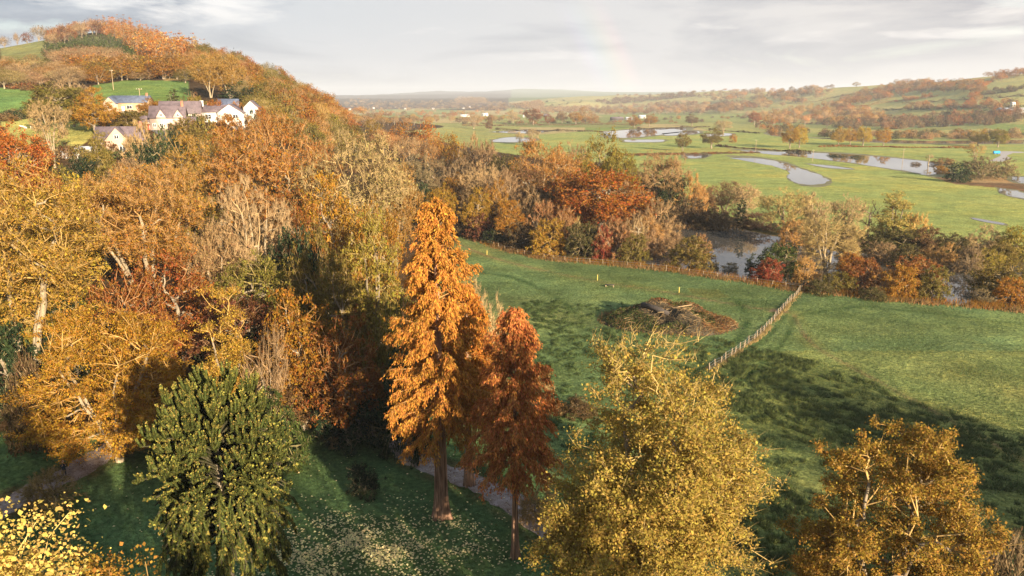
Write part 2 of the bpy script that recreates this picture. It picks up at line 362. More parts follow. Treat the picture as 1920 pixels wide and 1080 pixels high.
def make_tree(name, H, Wd, kind='oak', zlo=None, trunk_top=.6, npts=700, nclump=26, spread=1.0, leaves=6000, lsize=.35, twigs=0, tlen=1.2, twr=.03,
              stems=1, bark=M_bark, tip=.035, rbase=None, leafmat=M_leaf, droop=0., lsig=.35, upright=.5, limb_spread=.35, patch=0.0, wid=.62, pw=.46, split=.09, flat=False):
    zlo = H * .28 if zlo is None else zlo
    lines = []
    for q in range(stems):
        a = 2 * np.pi * q / stems + rng.random(); m = 12; tt = np.linspace(0, 1, m); reach = limb_spread * Wd * .5 * (1 if stems > 1 else .15)
        top = H * trunk_top * rng.uniform(.85, 1.1)
        wob = np.cumsum(rng.normal(size=(m, 2)), 0) * H * .006
        l = np.stack([np.cos(a) * reach * tt ** 1.3 + wob[:, 0], np.sin(a) * reach * tt ** 1.3 + wob[:, 1], top * tt], 1)
        if stems > 1 and q: l = l[1:]
        lines.append(l)
    P = crown_points(npts, H, Wd, zlo, kind, nclump, spread)
    X, par, order = skeleton(lines, P)
    n = len(X); tips = np.zeros(n); kids = np.zeros(n, int)
    for i in order:
        if par[i] >= 0: kids[par[i]] += 1
    for i in reversed(order):
        if kids[i] == 0: tips[i] = 1
        if par[i] >= 0: tips[par[i]] += tips[i]
    rad = tip * np.maximum(tips, 1) ** pw
    if rbase: 
        f = rbase / rad[0]; rad = rad * (1 + (f - 1) * np.clip(np.log(np.maximum(tips, 1)) / np.log(max(tips[0], 2)), 0, 1))
    e = np.array([i for i in order if par[i] >= 0]); A = X[par[e]]; B = X[e]; rb = rad[e]; ra = np.minimum(rad[par[e]], rb * 1.5)
    g1, g2 = Geo(), Geo()
    thick = rb > split
    g1.prisms(A[thick], B[thick], ra[thick], rb[thick], 7, 0)
    # root flare
    g1.prisms(np.array([[0, 0, -1.2]]), np.array([[0, 0, .9]]), [rad[0] * 1.6], [rad[0] * 1.0], 9, 0)
    g2.prisms(A[~thick], B[~thick], ra[~thick], rb[~thick], 3, 1)
    cen = np.array([0, 0, zlo + (H - zlo) * .35])
    site = np.where((tips <= 2) & (np.arange(n) >= sum(len(l) for l in lines)))[0]
    site = site[np.isin(site, e)]
    if twigs:
        k = rng.choice(site, twigs); outw = X[k] - cen; outw /= np.linalg.norm(outw, axis=1, keepdims=True) + 1e-6
        d = outw * (1 - upright) + np.array([0, 0, 1.]) * upright + rv(twigs) * .72; d /= np.linalg.norm(d, axis=1, keepdims=True)
        if droop: d[:, 2] -= droop
        st = X[k] + rv(twigs) * .15 - d * rng.random((twigs, 1)) * tlen * .3
        g2.spikes(st, d * (tlen * rng.uniform(.5, 1.3, (twigs, 1))), twr * rng.uniform(.6, 1.3, twigs), 1)
    if leaves:
        wgt = np.ones(len(site))
        if patch:   # patchy leaf loss: whole limbs bare
            ph = rng.normal(size=(5, 3)); wv = sum(np.sin(X[site] @ ph[i] * .22 + i) for i in range(5)); wgt = np.clip(.8 + wv * patch, .1, None)
            tt = (X[site][:, 2] - zlo) / (H - zlo); sidew = np.clip((X[site][:, 0] / (Wd * .5)) * 1.2 - .2, 0, 1); wgt *= np.clip((1.0 - tt) / .30, .04, 1) * (1 - .75 * sidew)
        wgt /= wgt.sum(); k = rng.choice(site, leaves, p=wgt)
        sg = np.array([1, 1, .45 if flat else .8]) * lsig * spread
        Pp = X[k] + rng.normal(size=(leaves, 3)) * sg
        outw = Pp - cen; outw /= np.linalg.norm(outw, axis=1, keepdims=True) + 1e-6
        Nn = outw * .5 + np.array([0, 0, .55]) + rv(leaves) * .8; T = rv(leaves) * .8 + outw * .5; T[:, 2] -= .35 + droop
        if flat: Nn = np.array([0, 0, 1.]) + rv(leaves) * .6
        g2.leaves(Pp, T, Nn, lsize * np.clip(rng.lognormal(0, .38, leaves), .4, 1.9), wid, 0)
    tm = g1.mesh(name + '_trunk', [bark], True); cm = g2.mesh(name + '_crown', [leafmat, M_twig])
    return dict(H=H, W=Wd, trunk=tm, crown=cm)
def make_far(name, H, Wd, kind='oak', zlo=None, n=420, lsize=.9, nclump=16, spread=.8, twigs=0, leafmat=M_leaf, bark=M_bark, trunk=True, wid=.75, droop=0, tw=.07, tl=2.0, parts=False):
    zlo = H * .25 if zlo is None else zlo; g = Geo()
    P = crown_points(n, H, Wd, zlo, kind, nclump, spread, .35)
    cen = np.array([0, 0, zlo + (H - zlo) * .35]); outw = P - cen; outw /= np.linalg.norm(outw, axis=1, keepdims=True) + 1e-6
    T = rv(n); T[:, 2] -= droop
    g.leaves(P, T, outw * .7 + rv(n) * .7 + np.array([0, 0, .4]), lsize * rng.uniform(.6, 1.3, n), wid, 0)
    if twigs:
        P = crown_points(twigs, H * .93, Wd * .9, zlo, kind, nclump, spread, .4); d = P - cen; d /= np.linalg.norm(d, axis=1, keepdims=True); d = d * .6 + np.array([0, 0, .55]) + rv(twigs) * .3
        g.spikes(P - d * .5, d * tl * rng.uniform(.6, 1.2, (twigs, 1)), tw, 1)
    if trunk:
        g.prisms(np.array([[0, 0, -1.], [0, 0, zlo]]), np.array([[0, 0, zlo], [0, 0, H * .7]]), [Wd * .035, Wd * .028], [Wd * .028, .05], 6, 2)
        k = 7; a = rng.random(k) * 6.28; e = np.stack([np.cos(a) * Wd * .3, np.sin(a) * Wd * .3, zlo + (H - zlo) * rng.uniform(.3, .8, k)], 1)
        g.prisms(np.tile([[0, 0, zlo * .9]], (k, 1)), e, Wd * .018, .04, 4, 2)
    if not parts: return dict(H=H, W=Wd, one=g.mesh(name, [leafmat, M_twig, bark]))
    t = Geo(); c = Geo(); off = 0
    for V in g.V:
        fs = [(f - off, m_) for f, m_ in g.G if off <= f.min() < off + len(V)]; off += len(V)
        for f, m_ in fs: (t if m_ == 2 else c).add(V, f, 0 if m_ == 2 else m_)
    return dict(H=H, W=Wd, trunk=t.mesh(name + '_trunk', [bark]), crown=c.mesh(name + '_crown', [leafmat, M_twig]))

COL = dict(GOLD=(.36, .19, .026), AMBER=(.32, .145, .024), RUST=(.26, .095, .026), RED=(.27, .055, .03), MAROON=(.16, .055, .032), OLIVE=(.175, .135, .032), YELGRN=(.26, .20, .035),
           BROWN=(.18, .10, .046), DKBROWN=(.11, .068, .036), TAN=(.33, .20, .085), PINKTAN=(.33, .20, .10), DKGREEN=(.024, .044, .022), GREEN=(.065, .09, .026), LEMON=(.44, .29, .045), STRAW=(.38, .27, .115),
           ORANGE=(.36, .13, .026), MOSS=(.34, .26, .065), DKOLIVE=(.085, .072, .027), PINE=(.095, .115, .036))
PROTO = {}
def P_(k, *d): PROTO[k] = list(d)
P_('oak', *[make_tree('oak', 16, 13, 'oak', 3.2, .55, 700, 24, .95, 15000, .29, twigs=700, tlen=.9, twr=.028) for _ in range(3)])
P_('beech', *[make_tree('beech', 20, 17, 'spread', 4.5, .62, 1000, 44, 1.1, 15000, .25, twigs=9500, tlen=1.05, twr=.021, stems=4, bark=M_pale, rbase=.5, limb_spread=.5, lsig=.42, tip=.026, pw=.44, split=.10) for _ in range(3)])
P_('bare', *[make_tree('bare', 17, 10, 'vase', 2.0, .8, 650, 26, .8, 1200, .22, twigs=7000, tlen=1.15, twr=.022, stems=5, bark=M_pale, rbase=.34, limb_spread=.45, upright=.5, tip=.026, split=.085, pw=.43) for _ in range(2)])
P_('fan', make_tree('fan', 9, 8, 'vase', 1.5, .75, 200, 16, .7, 40, .3, twigs=900, tlen=1.6, twr=.03, stems=7, rbase=.09, limb_spread=.5, upright=.6, split=.05))
P_('scrub', *[make_tree('scrub', 8, 9, 'dome', .3, .55, 420, 24, .8, 3200, .22, twigs=6500, tlen=.95, twr=.02, stems=6, rbase=.16, limb_spread=.5, upright=.45, split=.075) for _ in range(3)])
P_('bush', *[make_tree('bush', 7, 8, 'dome', .3, .5, 330, 24, .7, 9500, .24, twigs=700, tlen=.8, twr=.02, stems=4, rbase=.15, limb_spread=.4, split=.07) for _ in range(3)])
P_('poplar', make_tree('poplar', 18, 9, 'column', 1.2, .8, 600, 30, .8, 14000, .25, twigs=2200, tlen=1.1, twr=.022, upright=.7, stems=3, rbase=.3, limb_spread=.2))
P_('ivy', make_tree('ivy', 12, 3.6, 'column', .2, .85, 240, 14, .45, 4200, .3, rbase=.25))
P_('snag', make_tree('snag', 9, 5, 'vase', 3.5, .75, 60, 12, .5, 60, .3, twigs=120, tlen=1.4, twr=.04, bark=M_pale, rbase=.22, tip=.05, split=.05))
P_('faroak', *[make_far('faroak', 13, 12, 'oak', 2.2, 650, .85, 18, .95, twigs=90) for _ in range(3)])
P_('farbare', *[make_far('farbare', 13, 10, 'spread', 2.2, 180, .7, 16, .9, twigs=650, bark=M_pale) for _ in range(2)])
P_('farbush', *[make_far('farbush', 5, 7, 'dome', .1, 420, .7, 14, .7, twigs=120, trunk=False) for _ in range(2)])
P_('larch', *[make_far('larch', 17, 7, 'cone', 1.2, 430, .75, 40, .5, twigs=160, leafmat=M_needle, tl=1.2) for _ in range(2)])
P_('spruce', *[make_far('spruce', 16, 6.5, 'cone', .4, 620, .75, 50, .4, leafmat=M_needle, droop=.6) for _ in range(2)])
P_('midoak', *[make_far('midoak', 14, 12, 'oak', 1.6, 2600, .5, 30, .85, twigs=350, tl=1.4, tw=.05, parts=True) for _ in range(4)])
P_('midbeech', *[make_far('midbeech', 16, 12, 'spread', 2.5, 1300, .45, 26, .95, twigs=1500, tl=1.8, tw=.05, bark=M_pale, parts=True) for _ in range(2)])

CNT = dict(n=0)
def plant(proto, x, y, Hh, Ww, col, name, label, cat='tree', group=None, z=None, jitter=.10, rz=None):
    pr = PROTO[proto]; p = pr[CNT['n'] % len(pr)]; CNT['n'] += 1
    c = np.array(COL[col] if isinstance(col, str) else col) * (1 + rng.normal() * jitter) * (1 + rng.normal(size=3) * jitter * .35)
    z = tz(x, y) if z is None else z; sx = Ww / p['W']; sz = Hh / p['H']; rz = random.uniform(0, 6.28) if rz is None else rz
    if 'one' in p:
        o = obj(name, p['one'], None, c); o.location = (x, y, z); o.scale = (sx, sx, sz); o.rotation_euler = (0, 0, rz); return tag(o, label, cat, group)
    o = thing(name, label, cat, (x, y, z), rz, group); o.scale = (sx, sx, sz)
    obj('trunk', p['trunk'], o, c); obj('crown', p['crown'], o, c); return o
def plant_px(px, top, y, wpx, proto, col, name, label, cat='tree', group=None, minh=1.5):
    x, _, zt = at(px, top, y); z = tz(x, y); Hh = max(zt - z, minh); f = y * cp - ((z + zt) / 2 - CAMH) * sp; Ww = wpx * f / FPX
    return plant(proto, x, y, Hh, Ww, col, name, label, cat, group, z)

# ------------------------------------------------------------------ ground: one sheet to the horizon
FENCE_PX = [(620, 395), (740, 415), (860, 440), (1000, 482), (1200, 502), (1350, 522), (1500, 545), (1700, 566), (1920, 584), (2300, 612)]
FENCE = [G(*p) for p in FENCE_PX]
BANK_PX = [(1185, 300), (1215, 345), (1280, 388), (1350, 402), (1440, 425), (1550, 440), (1700, 447), (1920, 462), (2300, 480)]
TRACKS = [([(1488, 588), (1500, 615), (1530, 650), (1600, 690), (1720, 755), (1920, 862), (2100, 960)], .55, 1),
          ([(1490, 595), (1470, 640), (1430, 680), (1380, 720)], .6, 0), ([(1475, 590), (1440, 630), (1390, 668)], .6, 0),
          ([(850, 455), (930, 485), (1080, 520), (1250, 548), (1400, 575), (1475, 585)], .8, 1),
          ([(840, 480), (900, 510), (960, 520), (1040, 555), (1090, 600)], 1.0, 0), ([(1380, 560), (1400, 600), (1380, 640), (1330, 660)], 1.0, 0),
          ([(1500, 590), (1620, 575), (1760, 590), (1920, 610)], .7, 0), ([(870, 540), (900, 600), (960, 640), (1030, 690)], 1.2, 0)]
fa = np.radians(np.arange(-40, 40.01, .16)); ba = np.radians(np.arange(44, 317, 5.0)); angs = np.concatenate([fa, ba])
rad = 12 * (16000 / 12) ** np.linspace(0, 1, 900) if False else np.concatenate([np.linspace(1, 20, 8)[:-1], 20 * (16000 / 20) ** np.linspace(0, 1, 820)])
AA, RR = np.meshgrid(angs, rad); gx = (RR * np.sin(AA)).ravel(); gy = (RR * np.cos(AA)).ravel(); gz = terrain(gx, gy)
na, nr = len(angs), len(rad)
ii, jj = np.meshgrid(np.arange(nr - 1), np.arange(na), indexing='ij'); j2 = (jj + 1) % na
quads = np.stack([ii * na + jj, ii * na + j2, (ii + 1) * na + j2, (ii + 1) * na + jj], -1).reshape(-1, 4)
# albedo by place
ppx, ppy = project(gx, gy, gz); front = gy > 5
def vn(x, y, s, seed=0):
    return (np.sin(x / s + 1.7 * np.sin(y / s * .8 + seed)) + np.sin(y / s * 1.13 + 1.4 * np.sin(x / s * .7 + 2 * seed)) + np.sin((x + y) / s * .61 + seed)) / 3
gc = np.zeros((len(gx), 3))
GRASS = np.array([.062, .100, .024]); LAWN = np.array([.070, .122, .048]); MEADOW = np.array([.215, .255, .085]); LIME = np.array([.25, .25, .08]); LITTER = np.array([.055, .036, .02]); STRAWC = np.array([.22, .15, .075]); MUD = np.array([.12, .085, .06])
gc[:] = LITTER
# valley fields: patchwork of pastures
r2 = np.random.default_rng(3); cells = np.stack([r2.uniform(-1500, 2600, 420), r2.uniform(250, 5200, 420)], 1); ccol = r2.choice(6, 420)
pal = np.array([[.15, .20, .06], [.19, .22, .075], [.26, .25, .10], [.31, .26, .13], [.17, .19, .07], [.23, .24, .09]])
val = front & (np.hypot(gx, gy) > 200)
idx = np.where(val)[0]
for s0 in range(0, len(idx), 20000):
    q = idx[s0:s0 + 20000]; d = np.hypot((gx[q, None] - cells[None, :, 0]), (gy[q, None] - cells[None, :, 1]) * .55); gc[q] = pal[ccol[d.argmin(1)]]
far_ = front & (gy > 4600); gc = np.where(far_[:, None], np.array([.12, .15, .07]), gc)
hill = front & (gx > 200) & (gz > 9) & (gy < 5000); gc = np.where(hill[:, None], gc * .45 + .55 * np.array([.33, .29, .13]), gc)
near_mead = inpoly(ppx, ppy, [(880, 262), (1180, 240), (1920, 268), (2600, 280), (2600, 640), (1920, 470), (1500, 450), (1250, 400), (900, 290)]) & front & (gz < 2)
v = vn(gx, gy, 26, 1)[:, None] * .5 + vn(gx * .35, gy, 9, 2)[:, None] * .35
gc = np.where(near_mead[:, None], MEADOW * (1 + .10 * v) + np.clip(v, 0, 1) * np.array([.10, .04, .01]), gc)
# left hillside and woods
left = front & (gx < -10 - .0 * gy) & (ppx < 760) & (ppy < 520) & (gz > 1)
gc = np.where((left | (front & (gz > 3) & (gx < -20)))[:, None], LITTER, gc)
woodpoly = [(-400, 720), (60, 800), (250, 815), (520, 790), (720, 760), (840, 640), (860, 440), (1000, 482), (1200, 502), (1260, 430), (1190, 310), (1000, 295), (900, 280), (720, 245), (640, 245), (600, 290), (-400, 290)]
gc = np.where((inpoly(ppx, ppy, woodpoly) & front)[:, None], LITTER * (1 + .3 * vn(gx, gy, 3, 4)[:, None]), gc)
# riverside strip
bank = np.zeros(len(gx), bool); bank = inpoly(ppx, ppy, FENCE_PX[2:] + BANK_PX[::-1]) & front
gc = np.where(bank[:, None], np.array([.10, .075, .03]) * (1 + .3 * vn(gx, gy, 2.5, 5)[:, None]), gc)
# near pasture and park lawn
pasture = inpoly(gx, gy, [(-9, 92), (-16, 150)] + FENCE[2:] + [(400, 20), (60, -60), (10, 20), (6, 70)])
k = np.clip((gx - 18) / 10 - (110 - gy) * .0, 0, 1)
pcol = np.array([.104, .152, .060]) * (1 + .22 * vn(gx, gy, 7, 6) + .15 * vn(gx, gy, 2.2, 7))[:, None] + (np.clip(vn(gx * .6 + gy * .5, gy, 11, 9) + .1, 0, 1) * (.5 + .5 * vn(gx, gy, 3.3, 1)))[:, None] * np.array([.06, .03, .008])
gc = np.where(pasture[:, None], pcol, gc)
lawn = inpoly(gx, gy, [(-26, 30), (-70, 50), (-62, 80), (-38, 84), (-24, 92), (-9, 92), (6, 70), (10, 20), (60, -60), (-60, -60)])
gc = np.where(lawn[:, None], LAWN * (1 + .25 * vn(gx, gy, 3, 8))[:, None], gc)
# pale rushy tone where the sward is rank
gc = np.where((pasture & (gy < 118) & (gx > 16))[:, None], gc * np.array([1.25, 1.05, .9]), gc)
for poly, cc in [([(0, 225), (60, 222), (180, 224), (180, 250), (150, 275), (80, 275), (20, 265)], LIME * 1.15), ([(-60, 160), (62, 170), (62, 215), (-60, 222)], np.array([.11, .19, .06])),
                 ([(172, 160), (240, 150), (350, 152), (362, 185), (330, 195), (240, 196), (180, 196)], np.array([.12, .185, .055])), ([(60, 98), (120, 85), (180, 68), (190, 74), (150, 95), (95, 112)], np.array([.15, .18, .06])),
                 ([(0, 106), (40, 98), (80, 92), (110, 100), (100, 125), (60, 120)], np.array([.14, .16, .06])), ([(280, 225), (330, 230), (345, 255), (325, 262), (290, 235)], np.array([.12, .16, .05])),
                 ([(0, 78), (112, 66), (112, 102), (0, 114)], np.array([.15, .16, .06])), ([(300, 140), (352, 138), (352, 150), (310, 152)], np.array([.2, .16, .07]))]:
    mk = inpoly(ppx, ppy, poly) & front & (gx < 0) & (gz > 3); gc = np.where(mk[:, None], cc * (1 + .12 * vn(gx, gy, 9, 3)[:, None]), gc)
# marsh, mud and far straw
for poly, cc in [([(1740, 330), (1790, 345), (1870, 352), (1960, 375), (1960, 330), (1880, 332), (1800, 335)], np.array([.13, .085, .05])), ([(1800, 332), (1850, 330), (1930, 338), (1930, 345), (1800, 341)], STRAWC * 1.25),
                 ([(1170, 288), (1420, 283), (1430, 287), (1170, 292)], np.array([.11, .065, .035])), ([(1180, 280), (1420, 276), (1500, 285), (1300, 288)], LIME), ([(1440, 580), (1470, 579), (1482, 584), (1465, 588), (1445, 585)], np.array([.2, .14, .11])),
                 ([(1290, 540), (1345, 542), (1370, 558), (1330, 560), (1295, 550)], np.array([.10, .115, .04]))]:
    mk = inpoly(ppx, ppy, poly) & front & (gz < 2); gc = np.where(mk[:, None], cc, gc)
# trodden lines in the grass
nr_m = (gy < 300) & front
for px_, wd, br in TRACKS:
    pts = catmull([G(*p) for p in px_], 5); q = np.where(nr_m)[0]; d = polydist(gx[q], gy[q], pts); m = np.clip(1.3 - d / wd, 0, 1)[:, None]
    m = m * (.62 + .3 * vn(gx[q], gy[q], 1.7, 2)[:, None]); gc[q] = gc[q] * (1 - m) + m * (np.array([.17, .115, .06]) if br else np.array([.028, .058, .02]))
    if br: m2 = np.clip(1.2 - np.abs(d - wd * 2.2) / wd, 0, 1)[:, None] * .5; gc[q] = gc[q] * (1 - m2) + m2 * np.array([.16, .18, .06])
# paths (gravel) get leaf litter alongside
PATH1 = catmull([G(*p) for p in [(640, 770), (700, 805), (740, 832), (795, 868), (855, 892), (925, 922), (985, 962), (1050, 1008), (1130, 1060), (1260, 1120), (1400, 1150)]], 8)
PATH2 = catmull([G(*p) for p in [(-140, 1010), (-60, 992), (20, 958), (90, 925), (150, 897), (205, 866), (250, 840), (310, 800), (380, 765), (470, 735), (560, 750), (640, 770)]], 8)
q = np.where((gy < 130) & front)[0]
d = np.minimum(polydist(gx[q], gy[q], PATH1), polydist(gx[q], gy[q], PATH2)); m = (np.clip(1.5 - np.abs(d - 1.9) / .75, 0, 1) * (.55 + .45 * vn(gx[q], gy[q], .7, 3)))[:, None]; m = np.clip(m, 0, 1)
gc[q] = gc[q] * (1 - m * .8) + m * .8 * np.array([.10, .055, .03])
gc = np.clip(gc, .005, .6)
gme = mesh_np('ground', np.stack([gx, gy, gz], 1), [(quads, 0)], [], True)
ca = gme.color_attributes.new('albedo', 'FLOAT_COLOR', 'POINT'); ca.data.foreach_set('color', np.concatenate([gc, np.ones((len(gc), 1))], 1).astype(np.float32).ravel())
m, n, o = new_mat('ground_cover')
at_ = N(n, 'ShaderNodeAttribute'); at_.attribute_name = 'albedo'; ge = N(n, 'ShaderNodeNewGeometry'); pos = ge.outputs['Position']
mp = N(n, 'ShaderNodeMapping'); mp.inputs['Scale'].default_value = (1, 1.0, 1); mp.inputs['Rotation'].default_value = (0, 0, R(25)); n.links.new(pos, mp.inputs[0])
f1 = noise(n, mp.outputs[0], 1.9, 6, .72); f2 = noise(n, pos, .11, 5, .6); f3 = noise(n, pos, .45, 5, .7, .9); f4 = noise(n, pos, .035, 4, .6, .5)
ff = math_n(n, 'MULTIPLY', math_n(n, 'MULTIPLY', ramp(n, f1, [(.28, .30), (.72, 1.75)]), ramp(n, f2, [(.3, .78), (.7, 1.25)])), ramp(n, f3, [(.3, .74), (.7, 1.28)]))
cc = mixc(n, 1.0, at_.outputs['Color'], ff, 'MULTIPLY')
cc = mixc(n, ramp(n, f4, [(.45, 0), (.7, .55)]), cc, mixc(n, 1.0, cc, (1.5, 1.12, .8), 'MULTIPLY'))
cc = mixc(n, ramp(n, f3, [(.48, 0), (.72, .5)]), cc, mixc(n, 1.0, cc, (1.35, 1.05, .75), 'MULTIPLY'))
d = N(n, 'ShaderNodeBsdfDiffuse'); n.links.new(cc, d.inputs[0])
bp = N(n, 'ShaderNodeBump'); bp.inputs['Strength'].default_value = .8; bp.inputs['Distance'].default_value = .3
n.links.new(math_n(n, 'ADD', f1, math_n(n, 'MULTIPLY', f3, 1.6)), bp.inputs['Height']); n.links.new(bp.outputs[0], d.inputs['Normal']); n.links.new(d.outputs[0], o.inputs[0])
gme.materials.append(m)
tag(obj('ground', gme), kind='structure')

def ribbon(name, pts, width, mat, lift=.03, kind='structure', wob=.12):
    pts = np.asarray(pts); t = np.gradient(pts, axis=0); t /= np.linalg.norm(t, axis=1, keepdims=True); nn = np.stack([-t[:, 1], t[:, 0]], 1); k = 5; V = []
    for i in range(k):
        off = (i / (k - 1) - .5) * width * (1 + (wob * rng.normal(size=len(pts)) if i in (0, k - 1) else 0)); V.append(pts + nn * np.reshape(off, (-1, 1)))
    V = np.stack(V, 1); z = terrain(V[..., 0], V[..., 1]) + lift; V = np.concatenate([V, z[..., None]], -1); L = len(pts)
    a, b = np.meshgrid(np.arange(L - 1), np.arange(k - 1), indexing='ij'); F = np.stack([a * k + b, (a + 1) * k + b, (a + 1) * k + b + 1, a * k + b + 1], -1).reshape(-1, 4)
    return tag(obj(name, mesh_np(name, V.reshape(-1, 3), [(F, 0)], [mat], True)), kind=kind)
m, n, o = new_mat('gravel'); ge = N(n, 'ShaderNodeNewGeometry'); f1 = noise(n, ge.outputs[0], 1.1, 6, .7); f2 = noise(n, ge.outputs[0], 9, 3, .7)
c = mixc(n, ramp(n, f1, [(.35, 0), (.62, 1)]), (.34, .29, .29), (.20, .15, .125)); c = mixc(n, 1, c, ramp(n, f2, [(.3, .7), (.7, 1.25)]), 'MULTIPLY')
d = N(n, 'ShaderNodeBsdfDiffuse'); n.links.new(c, d.inputs[0]); n.links.new(d.outputs[0], o.inputs[0]); M_gravel = m
ribbon('path', PATH1, 3.0, M_gravel); ribbon('path', PATH2[::-1][1:], 3.0, M_gravel, .034)
M_road = plain('tarmac', (.10, .10, .105), .7)
rd = []
for p in [(322, 300, 175), (330, 285, 190), (338, 268, 205), (336, 256, 218), (318, 246, 232), (296, 240, 246)]:
    rd.append(at(*p)[:2])
ribbon('road', catmull(rd, 6), 3.6, M_road, .12)

# ------------------------------------------------------------------ water
m, n, o = new_mat('water'); b = N(n, 'ShaderNodeBsdfPrincipled'); b.inputs['Base Color'].default_value = (.065, .06, .054, 1); b.inputs['Roughness'].default_value = .02; b.inputs['IOR'].default_value = 1.33
ge = N(n, 'ShaderNodeNewGeometry'); f = noise(n, ge.outputs[0], .8, 3, .5); bp = N(n, 'ShaderNodeBump'); bp.inputs['Strength'].default_value = .02; bp.inputs['Distance'].default_value = .1
n.links.new(f, bp.inputs['Height']); n.links.new(bp.outputs[0], b.inputs['Normal']); n.links.new(b.outputs[0], o.inputs[0]); M_water = m
def sheet(name, pxpts, z=.06, smooth=5, mat=None, kind='structure', rough=.25):
    P = np.array([G(*p, z) for p in pxpts]); P = catmull(list(P) + [P[0]], smooth)[:-1]; n_ = len(P)
    seg = np.linalg.norm(P - np.roll(P, 1, 0), axis=1).mean(); P = P + rng.normal(size=P.shape) * min(seg * .10, 1.2)
    import bmesh
    bm = bmesh.new(); vs = [bm.verts.new((p[0], p[1], z)) for p in P]; f_ = bm.faces.new(vs); f_.normal_update()
    if f_.normal.z < 0: bmesh.ops.reverse_faces(bm, faces=[f_])
    bmesh.ops.triangulate(bm, faces=bm.faces[:]); me = bpy.data.meshes.new(name); bm.to_mesh(me); bm.free(); me.materials.append(mat or M_water)
    return tag(obj(name, me), kind=kind)
sheet('river', [(855, 424), (900, 434), (1000, 466), (1120, 482), (1205, 494), (1300, 510), (1400, 524), (1500, 537), (1620, 552), (1750, 568), (1920, 578), (2300, 605), (2300, 520), (1920, 500), (1800, 488), (1700, 478), (1600, 474), (1520, 462), (1440, 440), (1350, 424), (1275, 416), (1235, 440), (1200, 462), (1100, 452), (1000, 436), (900, 418)])
FLOOD = [[(1368, 296), (1420, 297), (1470, 305), (1498, 316), (1532, 326), (1552, 337), (1540, 345), (1510, 346), (1486, 340), (1476, 330), (1480, 322), (1450, 312), (1410, 304)],
         [(1385, 282), (1480, 285), (1570, 288), (1650, 294), (1740, 303), (1770, 312), (1760, 324), (1735, 328), (1700, 321), (1640, 312), (1580, 303), (1500, 294), (1440, 289)],
         [(1132, 247), (1190, 243), (1280, 240), (1284, 246), (1235, 253), (1182, 258), (1142, 256)], [(924, 262), (962, 257), (1005, 261), (982, 266), (930, 266)], [(920, 247), (980, 244), (1030, 246), (980, 250)],
         [(1280, 288), (1325, 289), (1322, 295), (1288, 296)], [(1872, 352), (1925, 362), (1960, 378), (1890, 366)], [(1895, 331), (1930, 333), (1930, 344), (1900, 340)], [(1512, 307), (1560, 311), (1600, 317), (1550, 314)],
         [(1525, 258), (1640, 261), (1750, 264), (1990, 262), (1990, 268), (1750, 269), (1640, 266)], [(1440, 247), (1472, 250), (1470, 255), (1445, 253)], [(1240, 250), (1300, 245), (1310, 250), (1255, 254)],
         [(1170, 262), (1240, 262), (1235, 266), (1175, 266)], [(640, 240), (660, 240), (690, 252), (684, 262), (655, 250)], [(1320, 252), (1365, 250), (1368, 254), (1325, 256)], [(1825, 408), (1880, 418), (1875, 421), (1828, 412)]]
M_wet = plain('wet_grass', (.15, .135, .06), .7, .45, .12)
for p in FLOOD:
    cx_, cy_ = np.mean(p, axis=0); sheet('wet_ground', [(cx_ + (a - cx_) * 1.10 + 3 * np.sign(a - cx_), cy_ + (b - cy_) * 1.16 + .5 * np.sign(b - cy_)) for a, b in p], .035 + .004 * (FLOOD.index(p) % 6), mat=M_wet); sheet('flood_water', p, .07)

# ------------------------------------------------------------------ grass and leaf litter (nobody could count these)
def ribbon_grass(name, pts, width, n_, h, col, matr):
    pts = catmull(pts, 6); L = np.concatenate([[0], np.cumsum(np.linalg.norm(np.diff(pts, axis=0), axis=1))]); t = rng.random(n_) * L[-1]
    cl = .5 + .5 * np.sin(t * .55) * np.sin(t * .23 + 1); cl = np.clip(cl * 1.8 - .55 + .35 * np.sin(t * 1.7), 0, 1); t = t[rng.random(n_) < .08 + .85 * cl]; k = len(t)
    P = np.stack([np.interp(t, L, pts[:, i]) for i in (0, 1)], 1) + rng.normal(size=(k, 2)) * width; z = terrain(P[:, 0], P[:, 1]); A = np.concatenate([P, z[:, None] - .05], 1)
    D = rv(k) * .45; D[:, 2] = 1; g = Geo(); g.spikes(A, D * h * rng.uniform(.5, 1.4, (k, 1)), .06, 0)
    return tag(obj(name, g.mesh(name, [matr]), None, col), kind='stuff')
def fixed_leaf(name, c, **k):
    return leaf_mat(name, **k)
ribbon_grass('rough_grass', FENCE[1:], .9, 15000, .85, COL['TAN'], M_leaf)
ribbon_grass('rough_grass', [(p[0] + .6, p[1] + 1.6) for p in FENCE[2:]], 1.2, 16000, 1.0, COL['AMBER'], M_leaf)
DIAG = [G(*p) for p in [(1330, 697), (1362, 676), (1395, 652), (1425, 630), (1450, 603), (1466, 585), (1483, 566), (1503, 545)]]
ribbon_grass('rough_grass', DIAG, .3, 9000, .5, COL['STRAW'], M_leaf)
